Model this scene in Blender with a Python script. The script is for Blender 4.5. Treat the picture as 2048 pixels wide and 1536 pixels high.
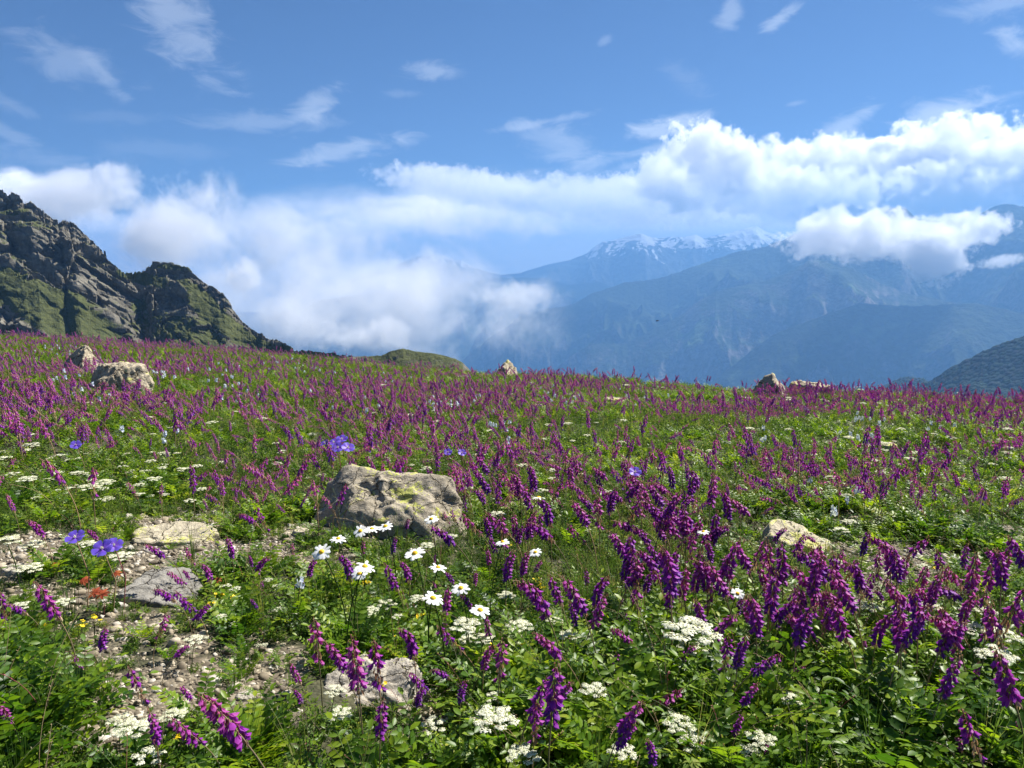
import bpy, bmesh, math, random
import numpy as np
from mathutils import Vector, Matrix, Euler

for o in list(bpy.data.objects):
    bpy.data.objects.remove(o)
S = bpy.context.scene
COL = S.collection
R = math.radians

# ------------------------------------------------------------------ camera
CAMZ = 0.85
F = 1500.0                      # focal length in pixels of the 2048 px wide photograph
TH = math.atan(228.0 / F)       # pitched a little down, the level line falls at row 540
cam_d = bpy.data.cameras.new("camera")
cam = bpy.data.objects.new("camera", cam_d)
COL.objects.link(cam)
cam.location = (0, 0, CAMZ)
cam.rotation_euler = (math.pi / 2 - TH, 0, 0)
cam_d.sensor_width = 36
cam_d.lens = 36 * F / 2048
cam_d.clip_start = 0.05
cam_d.clip_end = 300000
S.camera = cam

# ------------------------------------------------------------------ light
SUN_EL, SUN_AZ = 50.0, 52.0     # degrees; azimuth clockwise from +Y (straight ahead)
sun_d = bpy.data.lights.new("sun", 'SUN')
sun_d.energy = 5.0
sun_d.angle = R(0.53)
sun_d.color = (1.0, 0.955, 0.88)
sun = bpy.data.objects.new("sun", sun_d)
COL.objects.link(sun)
sdir = Vector((math.sin(R(SUN_AZ)) * math.cos(R(SUN_EL)), math.cos(R(SUN_AZ)) * math.cos(R(SUN_EL)), math.sin(R(SUN_EL))))
sun.rotation_euler = sdir.to_track_quat('Z', 'Y').to_euler()
sun.location = sdir * 50

S.view_settings.view_transform = 'Standard'
S.view_settings.look = 'None'
S.view_settings.gamma = 1
S.view_settings.exposure = 1.28
S.cycles.use_denoising = True
S.cycles.max_bounces = 8
S.cycles.diffuse_bounces = 2
S.cycles.glossy_bounces = 2
S.cycles.transmission_bounces = 4
S.cycles.transparent_max_bounces = 12
S.cycles.volume_bounces = 12
S.cycles.volume_step_rate = 1.0
S.cycles.caustics_reflective = False
S.cycles.caustics_refractive = False
S.cycles.sample_clamp_indirect = 8.0


def ray(px, py):
    """direction through a point of the photograph (unit forward component along the lens axis)"""
    a, b = (px - 1024) / F, (py - 768) / F
    return np.array([a, math.cos(TH) - b * math.sin(TH), -math.sin(TH) - b * math.cos(TH)])


def azel(px, py):
    d = ray(px, py)
    return math.degrees(math.atan2(d[0], d[1])), math.degrees(math.atan2(d[2], math.hypot(d[0], d[1])))


def project(x, y, z):
    """world point(s) -> photograph pixel"""
    z = z - CAMZ
    f = y * math.cos(TH) - z * math.sin(TH)
    u = y * math.sin(TH) + z * math.cos(TH)
    f = np.where(f < 1e-3, 1e-3, f)
    return 1024 + F * x / f, 768 - F * u / f


# ------------------------------------------------------------------ numpy noise
_rs = np.random.RandomState(7)
_perm = np.concatenate([_rs.permutation(256)] * 3).astype(np.int64)
_grad = _rs.normal(size=(256, 3)); _grad /= np.linalg.norm(_grad, axis=1)[:, None]


def perlin(p):
    p = np.asarray(p, float)
    i = np.floor(p).astype(np.int64); f = p - i; i &= 255
    w = f * f * f * (f * (f * 6 - 15) + 10)
    out = np.zeros(len(p))
    for dx in (0, 1):
        for dy in (0, 1):
            for dz in (0, 1):
                h = _perm[_perm[_perm[i[:, 0] + dx] + i[:, 1] + dy] + i[:, 2] + dz]
                g = _grad[h]
                d = g[:, 0] * (f[:, 0] - dx) + g[:, 1] * (f[:, 1] - dy) + g[:, 2] * (f[:, 2] - dz)
                out += d * (w[:, 0] if dx else 1 - w[:, 0]) * (w[:, 1] if dy else 1 - w[:, 1]) * (w[:, 2] if dz else 1 - w[:, 2])
    return out * 1.5


def fbm(p, o=4, gain=0.5, lac=2.07):
    p = np.asarray(p, float); a, s, t = 1.0, 0.0, np.zeros(len(p))
    for k in range(o):
        t += a * perlin(p + 17.3 * k); s += a; a *= gain; p = p * lac
    return t / s


def ridged(p, o=5, gain=0.5, lac=2.1):
    p = np.asarray(p, float); a, s, t = 1.0, 0.0, np.zeros(len(p)); w = 1.0
    for k in range(o):
        n = (1 - np.abs(perlin(p + 31.7 * k)) * 1.4) ** 2
        t += a * n * w; w = np.clip(n * 1.3, 0, 1); s += a; a *= gain; p = p * lac
    return t / s


def facets(p, seed=0, tilt=1.0):
    """nearest-cell tilted planes: broken rock"""
    p = np.asarray(p, float); i = np.floor(p).astype(np.int64)
    best = np.full(len(p), 9.0); val = np.zeros(len(p)); second = np.full(len(p), 9.0)
    rs = np.random.RandomState(seed + 50); T = rs.rand(4096, 7)
    for dx in (-1, 0, 1):
        for dy in (-1, 0, 1):
            for dz in (-1, 0, 1):
                c = i + (dx, dy, dz)
                h = (c[:, 0] * 73856093 ^ c[:, 1] * 19349663 ^ c[:, 2] * 83492791) & 4095
                t = T[h]
                v = p - (c + t[:, :3]); d = (v ** 2).sum(1)
                q = (t[:, 3:6] - 0.5)
                vv = (q * v).sum(1) * 2 * tilt + (t[:, 6] - 0.5)
                m = d < best
                second = np.where(m, best, np.minimum(second, d))
                val = np.where(m, vv, val); best = np.where(m, d, best)
    crack = np.clip((np.sqrt(second) - np.sqrt(best)) * 5, 0, 1)
    return val, crack


def sstep(a, b, x):
    t = np.clip((x - a) / (b - a), 0, 1)
    return t * t * (3 - 2 * t)


# ------------------------------------------------------------------ node helper
class NT:
    def __init__(self, tree):
        self.t = tree; self.n = tree.nodes; self.l = tree.links

    def new(self, typ, _ins=None, **kw):
        nd = self.n.new(typ)
        for k, v in kw.items():
            setattr(nd, k, v)
        for k, v in (_ins or {}).items():
            self.set(nd.inputs[k], v)
        return nd

    def set(self, sock, v):
        if isinstance(v, bpy.types.NodeSocket):
            self.l.new(v, sock)
        elif isinstance(v, bpy.types.Node):
            self.l.new(v.outputs[0], sock)
        else:
            sock.default_value = v

    def m(self, op, a, b=None, c=None, clamp=False):
        nd = self.n.new('ShaderNodeMath'); nd.operation = op; nd.use_clamp = clamp
        self.set(nd.inputs[0], a)
        if b is not None: self.set(nd.inputs[1], b)
        if c is not None: self.set(nd.inputs[2], c)
        return nd.outputs[0]

    def mr(self, v, a, b, c=0.0, d=1.0, typ='SMOOTHSTEP'):
        nd = self.n.new('ShaderNodeMapRange'); nd.interpolation_type = typ
        for k, x in enumerate((v, a, b, c, d)): self.set(nd.inputs[k], x)
        return nd.outputs[0]

    def mix(self, f, a, b, typ='MIX'):
        nd = self.n.new('ShaderNodeMix'); nd.data_type = 'RGBA'; nd.blend_type = typ
        self.set(nd.inputs[0], f); self.set(nd.inputs[6], a); self.set(nd.inputs[7], b)
        return nd.outputs[2]

    def noise(self, vec=None, scale=5.0, detail=4.0, rough=0.55, dist=0.0, typ=None, dims='3D'):
        nd = self.n.new('ShaderNodeTexNoise'); nd.noise_dimensions = dims
        if vec is not None: self.set(nd.inputs['Vector'], vec)
        nd.inputs['Scale'].default_value = scale; nd.inputs['Detail'].default_value = detail
        nd.inputs['Roughness'].default_value = rough; nd.inputs['Distortion'].default_value = dist
        return nd.outputs['Fac']

    def ramp(self, f, stops, interp='LINEAR'):
        nd = self.n.new('ShaderNodeValToRGB'); nd.color_ramp.interpolation = interp
        e = nd.color_ramp.elements
        while len(e) < len(stops): e.new(0.5)
        for k, (p, c) in enumerate(stops):
            e[k].position = p; e[k].color = (*c, 1) if len(c) == 3 else c
        self.set(nd.inputs[0], f)
        return nd.outputs[0]


def new_mat(name):
    m = bpy.data.materials.new(name); m.use_nodes = True
    m.node_tree.nodes.clear()
    return m, NT(m.node_tree)
# ------------------------------------------------------------------ sky with clouds (by direction)
world = bpy.data.worlds.new("World"); S.world = world; world.use_nodes = True
world.node_tree.nodes.clear()
W = NT(world.node_tree)
sky = W.new('ShaderNodeTexSky'); sky.sky_type = 'NISHITA'; sky.sun_disc = False
sky.sun_elevation = R(SUN_EL); sky.sun_rotation = R(SUN_AZ)
sky.altitude = 2400; sky.air_density = 1.0; sky.dust_density = 0.3; sky.ozone_density = 1.6
SKY_STRENGTH = 0.05
tc = W.new('ShaderNodeTexCoord').outputs['Generated']
sep = W.new('ShaderNodeSeparateXYZ', {0: tc})
AZ = W.m('MULTIPLY', W.m('ARCTAN2', sep.outputs[0], sep.outputs[1]), 180 / math.pi)
EL = W.m('MULTIPLY', W.m('ARCSINE', sep.outputs[2]), 180 / math.pi)
# noise fields
ae = W.new('ShaderNodeCombineXYZ', {0: AZ, 1: EL})
n_big = W.noise(ae, 0.11, 6, 0.55)
n_puff = W.noise(ae, 0.42, 9, 0.58, 0.25)
rot = W.new('ShaderNodeMapping', {'Vector': ae, 'Rotation': (0, 0, R(-12)), 'Scale': (0.35, 1.6, 1)})
n_streak = W.noise(rot, 0.30, 6, 0.6, 0.4)
off = W.new('ShaderNodeVectorMath', {0: ae, 1: (0.45, 0.6, 0)})      # the same field seen a little nearer the sun
n_puff_l = W.noise(off, 0.42, 9, 0.58, 0.25)
CLW = (1.45, 1.38, 1.3, 1)
CLG = (0.50, 0.50, 0.50, 1)


def curve_fn(pts):
    """Float Curve of azimuth: pts = [(azimuth, elevation)...] in degrees -> elevation socket"""
    nd = W.new('ShaderNodeFloatCurve')
    a0, a1, e0, e1 = -45.0, 45.0, -15.0, 45.0
    W.set(nd.inputs[1], W.mr(AZ, a0, a1, 0, 1, 'LINEAR'))
    cv = nd.mapping.curves[0]
    pts = sorted(pts)
    xs = [(max(0, min(1, (a - a0) / (a1 - a0))), (e - e0) / (e1 - e0)) for a, e in pts]
    cv.points[0].location = (0, xs[0][1]); cv.points[1].location = (1, xs[-1][1])
    for x in xs: cv.points.new(*x)
    nd.mapping.update()
    return W.m('MULTIPLY_ADD', nd.outputs[0], e1 - e0, e0)


def P(lst):
    return [azel(*p) for p in lst]


col = W.new('ShaderNodeMix', data_type='RGBA')       # sky times strength
base = W.mix(1.0, sky.outputs[0], (SKY_STRENGTH * .36, SKY_STRENGTH * .48, SKY_STRENGTH * .66, 1), 'MULTIPLY')
# a general pale veil thickening towards the level line
cur = base
nb = W.m('SUBTRACT', n_big, 0.5); npf = W.m('SUBTRACT', n_puff, 0.5); ns = W.m('SUBTRACT', n_streak, 0.5)
light = W.m('ADD', W.m('ADD', 0.52, W.m('MULTIPLY', W.m('SUBTRACT', n_puff, n_puff_l), 3.0)), W.m('MULTIPLY', nb, 2.2), clamp=True)


def over(cur, alpha, colour):
    return W.mix(alpha, cur, colour)


def layer(cur, top, bot, amp_t, soft_t, soft_b, alpha, colour, nz=None, nz2=None, amp_b=2.0):
    e = W.m('SUBTRACT', curve_fn(top), EL)                      # degrees below the upper edge
    e = W.m('ADD', e, W.m('MULTIPLY', nz if nz is not None else npf, amp_t))
    a = W.mr(e, 0.0, soft_t)
    if bot:
        b = W.m('SUBTRACT', EL, curve_fn(bot))
        b = W.m('ADD', b, W.m('MULTIPLY', nb, amp_b))
        a = W.m('MULTIPLY', a, W.mr(b, 0.0, soft_b))
    if nz2 is not None:
        a = W.m('MULTIPLY', a, W.mr(nz2, -0.22, 0.18, 0.35, 1.0))
    a = W.m('MULTIPLY', a, alpha)
    return over(cur, a, colour)


# thin high veil in the middle of the picture
cur = layer(cur, P([(0, 420), (300, 440), (450, 385), (760, 355), (1000, 325), (1200, 345), (1400, 330), (2048, 300)]),
            None, 4.0, 3.2, 1, 0.80, (0.85, 0.82, 0.78, 1), nz=ns, nz2=None)
cur = layer(cur, P([(0, 420), (300, 440), (600, 420), (860, 350), (990, 332), (1130, 362), (1300, 372), (1500, 380), (2048, 380)]),
            P([(0, 560), (600, 540), (900, 470), (1300, 455), (2048, 470)]), 5.0, 3.0, 3.0, 0.75, (1.65, 1.50, 1.30, 1), nz=ns, nz2=nb)
# great bank of mist filling the valley on the left of the middle
cur = layer(cur, P([(0, 420), (300, 430), (480, 430), (700, 440), (900, 500), (1000, 530), (1130, 560), (1250, 600), (2048, 640)]),
            None, 6.0, 4.0, 1, 0.85, (1.20, 1.12, 1.0, 1), nz=nb, nz2=None)
# bright cloud rising behind the crag on the left
cur = layer(cur, P([(0, 330), (70, 340), (150, 355), (200, 375), (235, 415), (300, 420), (380, 470), (440, 520), (500, 590), (600, 640), (700, 760), (2048, 900)]),
            None, 1.7, 1.1, 1, 0.97, W.mix(light, (1.0, .96, .90, 1), CLW))
# cumulus deck on the right
cur = layer(cur, P([(0, 900), (1120, 560), (1240, 420), (1300, 350), (1325, 310), (1370, 335), (1400, 300), (1470, 272), (1500, 282), (1515, 312), (1600, 300), (1760, 288),
                    (1840, 300), (1930, 285), (2048, 262)]),
            P([(0, 460), (1200, 380), (1300, 400), (1420, 430), (1560, 440), (1700, 500), (2048, 560)]), 1.5, 0.5, 2.0, 0.96,
            W.mix(W.m('MULTIPLY', light, 1.0), CLG, CLW), nz2=None)
# warm-lit flat strips under the deck
cur = layer(cur, P([(0, 700), (1080, 560), (1250, 440), (1500, 430), (2048, 430)]), P([(0, 500), (1100, 500), (1500, 480), (2048, 520)]), 3.0, 2.0, 3.0, 0.65, (1.7, 1.55, 1.35, 1), nz=ns, nz2=ns)

# separate wisps: (px, py, half width px, half height px, tilt degrees, alpha, softness)
WISPS = [
    (350, 40, 150, 62, -48, 0.42), (150, 120, 110, 42, -12, 0.30), (215, 160, 60, 18, -48, 0.24), (20, 210, 70, 14, -28, 0.22), (30, 275, 90, 16, -30, 0.30),
    (90, 320, 130, 26, -8, 0.26), (520, 245, 150, 24, 3, 0.34), (628, 210, 72, 26, 30, 0.50), (690, 302, 140, 24, 12, 0.62), (610, 322, 60, 12, 4, 0.35),
    (870, 143, 66, 20, 0, 0.40), (805, 188, 50, 10, 5, 0.16), (1090, 243, 110, 11, 9, 0.46), (1110, 290, 95, 42, -28, 0.34), (1155, 300, 50, 60, 60, 0.30),
    (1330, 252, 88, 24, 12, 0.85), (1320, 296, 70, 12, 14, 0.50), (1205, 322, 60, 14, 8, 0.40), (1258, 334, 48, 14, 12, 0.50),
    (1458, 33, 36, 24, 60, 0.38), (1560, 38, 38, 15, 30, 0.48), (1690, 250, 74, 20, 30, 0.62), (1665, 282, 74, 16, 20, 0.52), (1890, 230, 100, 34, 8, 0.72),
    (1930, 215, 110, 12, 10, 0.50), (1768, 288, 24, 10, 0, 0.85), (1985, 10, 110, 26, 0, 0.34), (2035, 90, 28, 48, 60, 0.55), (1375, 160, 60, 26, -30, 0.12),
    (1210, 80, 24, 10, 30, 0.22), (1590, 207, 30, 6, 5, 0.28), (320, 300, 150, 24, 3, 0.14), (250, 235, 120, 14, 5, 0.10), (800, 60, 300, 30, -10, 0.0),
]
g = bpy.data.node_groups.new("wisp", 'ShaderNodeTree')
for nm, ty in (('AE', 'NodeSocketVector'), ('N', 'NodeSocketFloat'), ('C', 'NodeSocketVector'), ('Inv', 'NodeSocketVector'), ('Rot', 'NodeSocketFloat'), ('A', 'NodeSocketFloat')):
    g.interface.new_socket(nm, in_out='INPUT', socket_type=ty)
g.interface.new_socket('Alpha', in_out='OUTPUT', socket_type='NodeSocketFloat')
G = NT(g); gi = G.new('NodeGroupInput'); go = G.new('NodeGroupOutput')
d = G.new('ShaderNodeVectorMath', {0: gi.outputs['AE'], 1: gi.outputs['C']}, operation='SUBTRACT')
rr = G.new('ShaderNodeVectorRotate', {'Vector': d.outputs[0], 'Angle': gi.outputs['Rot']}, rotation_type='Z_AXIS')
sc = G.new('ShaderNodeVectorMath', {0: rr.outputs[0], 1: gi.outputs['Inv']}, operation='MULTIPLY')
ln = G.new('ShaderNodeVectorMath', {0: sc.outputs[0]}, operation='LENGTH')
v = G.m('SUBTRACT', 1.0, ln.outputs['Value']); v = G.m('ADD', v, G.m('MULTIPLY', gi.outputs['N'], 2.6))
G.set(go.inputs[0], G.m('MULTIPLY', G.mr(v, -0.1, 0.9), gi.outputs['A']))
ns_f = W.noise(W.new('ShaderNodeMapping', {'Vector': ae, 'Rotation': (0, 0, R(-20)), 'Scale': (0.6, 1.5, 1)}), 0.55, 7, 0.62, 0.8)
nw = W.m('SUBTRACT', ns_f, 0.5)
inv_a = None
for (px, py, rw, rh, tilt, al) in WISPS:
    if al <= 0: continue
    a, e = azel(px, py)
    kx = math.degrees(1 / F) * math.cos(R(a)); ky = math.degrees(1 / F) * math.cos(R(e))
    nd = W.new('ShaderNodeGroup'); nd.node_tree = g
    W.set(nd.inputs['AE'], ae); W.set(nd.inputs['N'], nw)
    nd.inputs['C'].default_value = (a, e, 0); nd.inputs['Inv'].default_value = (1 / (rw * kx), 1 / (rh * ky), 0)
    nd.inputs['Rot'].default_value = R(-tilt); nd.inputs['A'].default_value = al
    t = W.m('SUBTRACT', 1.0, nd.outputs[0])
    inv_a = t if inv_a is None else W.m('MULTIPLY', inv_a, t)
cur = over(cur, W.m('SUBTRACT', 1.0, inv_a), (0.32, 0.35, 0.40, 1))
bg = W.new('ShaderNodeBackground', {0: cur, 1: 1.0})
W.new('ShaderNodeOutputWorld', {0: bg.outputs[0]})
world.cycles.sampling_method = 'MANUAL'
world.cycles.sample_map_resolution = 1024
# ------------------------------------------------------------------ object helpers
def link(o, parent=None):
    COL.objects.link(o)
    if parent is not None: o.parent = parent
    return o


def tag(o, label=None, cat=None, group=None, kind=None):
    if label: o['label'] = label
    if cat: o['category'] = cat
    if group: o['group'] = group
    if kind: o['kind'] = kind
    return o


def mesh_from(name, verts, faces, mat=None, smooth=True):
    """verts (n,3) array; faces list/array of quads or tris (arrays are fast)"""
    me = bpy.data.meshes.new(name)
    verts = np.asarray(verts, np.float32)
    if not isinstance(faces, (list, tuple)): faces = [faces]
    loops = []; starts = []; tot = 0
    for f in faces:
        f = np.asarray(f, np.int32)
        if f.size == 0: continue
        k = f.shape[1]; loops.append(f.ravel()); starts.append(tot + np.arange(len(f)) * k); tot += f.size
    loops = np.concatenate(loops); starts = np.concatenate(starts)
    me.vertices.add(len(verts)); me.vertices.foreach_set('co', verts.ravel())
    me.loops.add(len(loops)); me.loops.foreach_set('vertex_index', loops)
    me.polygons.add(len(starts)); me.polygons.foreach_set('loop_start', starts.astype(np.int32))
    me.update(calc_edges=True)
    if smooth: me.polygons.foreach_set('use_smooth', np.ones(len(starts), bool))
    if mat is not None:
        for m in (mat if isinstance(mat, (list, tuple)) else [mat]): me.materials.append(m)
    me.validate()
    return me


def attr(me, name, vals, dom='POINT'):
    a = me.attributes.new(name, 'FLOAT', dom); a.data.foreach_set('value', np.asarray(vals, np.float32))


def grid_faces(nr, nc, flip=False):
    i = (np.arange(nr - 1)[:, None] * nc + np.arange(nc - 1)[None, :]).ravel()
    f = np.stack([i, i + 1, i + nc + 1, i + nc], 1)
    return f[:, ::-1] if flip else f


# ------------------------------------------------------------------ meadow surface
SIL = [(0, 678), (130, 686), (270, 694), (420, 704), (580, 716), (700, 727), (800, 742), (900, 751), (960, 756), (1020, 757), (1100, 760), (1200, 766), (1300, 778), (1430, 787),
       (1530, 793), (1640, 796), (1750, 799), (1850, 807), (1950, 814), (2048, 820)]
EDGE_D = [(0, 27.0), (270, 26.0), (580, 24.0), (800, 20.0), (960, 17.0), (1200, 15.0), (1430, 13.5), (1700, 13.0), (2048, 13.0)]
_saz = np.array([azel(*p)[0] for p in SIL]); _sel = np.array([azel(*p)[1] for p in SIL])
_daz = np.array([azel(p[0], 740)[0] for p in EDGE_D]); _dd = np.array([p[1] for p in EDGE_D])


def ground(x, y, fine=True):
    x = np.asarray(x, float); y = np.asarray(y, float); sh = x.shape
    x = x.ravel(); y = y.ravel()
    r = np.hypot(x, y); az = np.degrees(np.arctan2(x, y))
    D = np.interp(az, _daz, _dd); el = np.interp(az, _saz, _sel)
    ze = CAMZ + D * np.tan(np.radians(el))
    back = sstep(60, 120, np.abs(az))                       # behind the camera the slope goes gently on
    k = ze / D * (1 - back) + (-0.03) * back
    z = k * r
    e = np.clip(r - D, 0, None)
    e1 = np.minimum(e, 25.0)
    z = z - 0.022 * e1 ** 2 - (e - e1) * (0.044 * 25.0)
    p = np.stack([x, y, np.zeros_like(x)], 1)
    amp = sstep(0.2, 3.0, r)
    z = z + amp * (0.075 * perlin(p * 0.33) + 0.05 * perlin(p * 0.9 + 9)) + 0.022 * perlin(p * 3.1 + 3) * sstep(.5, 1.5, r)
    if fine: z = z + 0.008 * perlin(p * 11 + 5) + 0.004 * perlin(p * 27)
    z = np.maximum(z, -999.0)
    return z.reshape(sh)


def gz(x, y):
    return float(ground(np.array([x]), np.array([y]))[0])


def hit_ground(px, py, lift=0.0):
    """where the line of sight through a photograph pixel meets the meadow raised by `lift`"""
    d = ray(px, py); t = np.linspace(0.6, 45, 3000)
    X, Y, Z = d[0] * t, d[1] * t, CAMZ + d[2] * t
    g = ground(X, Y) + lift
    k = np.argmax(Z < g)
    if not (Z < g).any(): return None
    return X[k], Y[k], g[k] - lift


# bare gravelly patches: (px, py, half width px, half height px, strength)
PATCH = [(330, 1390, 175, 110, 1.0), (500, 1350, 120, 60, .7), (250, 1470, 120, 50, .6), (470, 1110, 160, 45, 1.0), (330, 1130, 110, 40, .9), (60, 1110, 120, 70, .9), (590, 1060, 60, 30, .5),
         (120, 1190, 150, 50, .6), (1790, 1120, 170, 55, .8), (1960, 1060, 120, 35, .55), (1700, 1045, 200, 20, .4), (1750, 1180, 110, 35, .45), (860, 1420, 70, 40, .7), (380, 1290, 60, 30, .7),
         (370, 1040, 130, 25, .7), (400, 1490, 90, 30, .6), (660, 1130, 80, 35, .45), (1260, 800, 60, 8, .4), (560, 1440, 80, 30, .5)]
_pc = []
for (px, py, rw, rh, s) in PATCH:
    c = hit_ground(px, py); lo = hit_ground(px, py + rh); hi = hit_ground(px, py - rh)
    dist = math.hypot(c[0], c[1]); _pc.append((c[0], c[1], rw / F * c[1] * 1.05, max(0.05, abs(hi[1] - lo[1]) / 2), s))


def bare(x, y):
    p = np.stack([x, y, np.zeros_like(x)], 1)
    n = fbm(p * 4.5 + 2, 4) * 0.9
    b = np.zeros(len(x))
    for (cx, cy, rx, ry, s) in _pc:
        rx = rx * 1.0; ry = ry * 1.0
        d = np.sqrt(((x - cx) / rx) ** 2 + ((y - cy) / ry) ** 2)
        b = np.maximum(b, s * sstep(1.25, 0.5, d + n))
    n2 = fbm(p * 1.3 + 40, 4)
    b = np.maximum(b, 0.45 * sstep(0.16, 0.34, n2))
    return b


def build_ground():
    rr = np.concatenate([[0.05, 0.2], np.geomspace(0.5, 60, 420), np.geomspace(64, 1500, 40), [2500, 5000, 9000, 15800]])
    az = np.concatenate([np.linspace(-180, -44, 40)[:-1], np.linspace(-44, 44, 520), np.linspace(44, 180, 40)[1:]])
    A, Q = np.meshgrid(np.radians(az), rr)
    X = Q * np.sin(A); Y = Q * np.cos(A)
    Z = ground(X, Y)
    v = np.stack([X.ravel(), Y.ravel(), Z.ravel()], 1)
    me = mesh_from("meadow_ground", v, grid_faces(len(rr), len(az), True))
    b = bare(v[:, 0], v[:, 1]); b = np.where(Q.ravel() > 60, 0, b); attr(me, "bare", b)
    return me


m_ground, N = new_mat("meadow soil and gravel")
tco = N.new('ShaderNodeTexCoord').outputs['Object']
vor = N.new('ShaderNodeTexVoronoi', {'Vector': tco, 'Scale': 85.0})
n1 = N.noise(tco, 30, 6, .6); n2 = N.noise(tco, 2.0, 5, .6)
stone = N.ramp(vor.outputs['Color'], [(0.0, (0.07, 0.055, 0.038)), (0.35, (0.13, 0.108, 0.075)), (0.7, (0.21, 0.18, 0.125)), (1.0, (0.32, 0.28, 0.21))])
stone = N.mix(N.mr(n1, .3, .7), N.mix(1.0, stone, (.55, .5, .45, 1), 'MULTIPLY'), stone)
soil = N.ramp(n1, [(0.25, (0.020, 0.017, 0.009)), (0.5, (0.045, 0.045, 0.018)), (0.75, (0.085, 0.080, 0.035))])
ba = N.new('ShaderNodeAttribute', attribute_name='bare').outputs['Fac']
f = N.mr(N.m('ADD', ba, N.m('MULTIPLY', N.m('SUBTRACT', n1, .5), .7)), .25, .55)
colr = N.mix(f, soil, stone)
bs = N.new('ShaderNodeBsdfPrincipled', {'Base Color': colr, 'Roughness': .95})
bump = N.new('ShaderNodeBump', {'Height': N.m('ADD', N.m('MULTIPLY', vor.outputs['Distance'], -.6), n1), 'Distance': .012, 'Strength': .8})
N.set(bs.inputs['Normal'], bump)
N.new('ShaderNodeOutputMaterial', {0: bs.outputs[0]})
gme = build_ground(); gme.materials.append(m_ground)
tag(link(bpy.data.objects.new("meadow_ground", gme)), kind='structure')

# ------------------------------------------------------------------ far mountains
def mountain_mat(name, green, rock, snow=None, patch=None, scale=1.0, rockbias=0.0, crowns=False):
    m, N = new_mat(name)
    geo = N.new('ShaderNodeNewGeometry')
    tco = N.new('ShaderNodeTexCoord').outputs['Object']
    n = N.noise(tco, 0.0035 * scale, 7, .62); nf = N.noise(tco, 0.03 * scale, 5, .6)
    sepn = N.new('ShaderNodeSeparateXYZ', {0: geo.outputs['Normal']})
    st = N.m('ADD', sepn.outputs[2], N.m('MULTIPLY', N.m('SUBTRACT', n, .5), 0.9))
    c = N.mix(N.mr(N.m('ADD', st, rockbias), .42, .72), (*rock, 1), (*green, 1))
    c = N.mix(N.mr(nf, .35, .7), N.mix(1.0, c, (.45, .45, .5, 1), 'MULTIPLY'), c)
    if crowns:
        vo = N.new('ShaderNodeTexVoronoi', {'Vector': tco, 'Scale': .11}); nf = N.m('SUBTRACT', N.m('MULTIPLY', nf, .5), vo.outputs['Distance'])
        c = N.mix(.5, c, N.mix(1.0, c, vo.outputs['Color'], 'MULTIPLY'))
    if patch:
        c = N.mix(N.mr(N.noise(tco, 0.002 * scale, 4, .6), .60, .68), c, (*patch, 1))
    if snow:
        at = N.new('ShaderNodeAttribute', attribute_name='snow').outputs['Fac']
        c = N.mix(N.mr(at, .45, .55), c, (*snow, 1))
    bs = N.new('ShaderNodeBsdfPrincipled', {'Base Color': c, 'Roughness': .95})
    N.set(bs.inputs['Specular IOR Level'], 0.1)
    bp = N.new('ShaderNodeBump', {'Height': nf, 'Distance': 9.0 if crowns else 25.0 / scale, 'Strength': .7}); N.set(bs.inputs['Normal'], bp)
    N.new('ShaderNodeOutputMaterial', {0: bs.outputs[0]})
    return m


def ridge_mesh(name, pts, D, depth, drop, mat, nc=260, nr=110, rough=1.0, gully=1.0, jag=1.0, seed=0, snow=None, Dr=None, powr=1.0, back=0.6):
    """a mountain whose crest follows pts (photograph outline) at distance D (m), its near side falling `drop` metres over `depth` metres"""
    az = np.array([azel(*p)[0] for p in pts]); el = np.array([azel(*p)[1] for p in pts])
    o = np.argsort(az); az = az[o]; el = el[o]
    a = np.linspace(az[0], az[-1], nc)
    e = np.interp(a, az, el)
    DD = np.full(nc, float(D)) if Dr is None else np.interp(a, [az[0], az[-1]], [D, Dr])
    zr = CAMZ + DD * np.tan(np.radians(e))
    pr = np.stack([a * 1.3, np.full(nc, seed * 7.7), np.zeros(nc)], 1)
    zr = zr + jag * DD * 0.0016 * (fbm(pr * 1.2, 5) + 0.6 * np.abs(fbm(pr * 5, 3)))
    s = np.concatenate([-np.linspace(back, 0.02, 14), [0], np.linspace(0, 1, nr)[1:] ** 1.25])
    SS, AA = np.meshgrid(s, np.radians(a), indexing='ij')
    DDm = np.broadcast_to(DD, SS.shape)
    Q = DDm - SS * depth
    X = Q * np.sin(AA); Y = Q * np.cos(AA)
    fall = np.where(SS >= 0, np.abs(SS) ** powr, (np.abs(SS)) ** 1.0 * 1.1)
    Z = zr[None, :] - drop * fall
    sc = drop * 0.75
    p = np.stack([X.ravel() / sc, Y.ravel() / sc * 0.5, Z.ravel() / sc * .25 + seed * 3.3], 1)
    w = np.clip(np.abs(SS).ravel() * 5, 0, 1)
    n = (ridged(p * 1.1, 6) - .55) * 0.42 * gully + fbm(p * 4, 4) * 0.05 * rough
    Z = Z.ravel() + n * drop * w * (0.45 + 0.55 * np.clip(np.abs(SS).ravel() * 1.5, 0, 1))
    v = np.stack([X.ravel(), Y.ravel(), Z], 1)
    me = mesh_from(name, v, grid_faces(len(s), nc), mat)
    if snow is not None:
        px, py = project(v[:, 0], v[:, 1], v[:, 2])
        attr(me, 'snow', snow(v, SS.ravel(), px, py))
    ob = link(bpy.data.objects.new(name, me))
    return ob


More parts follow.
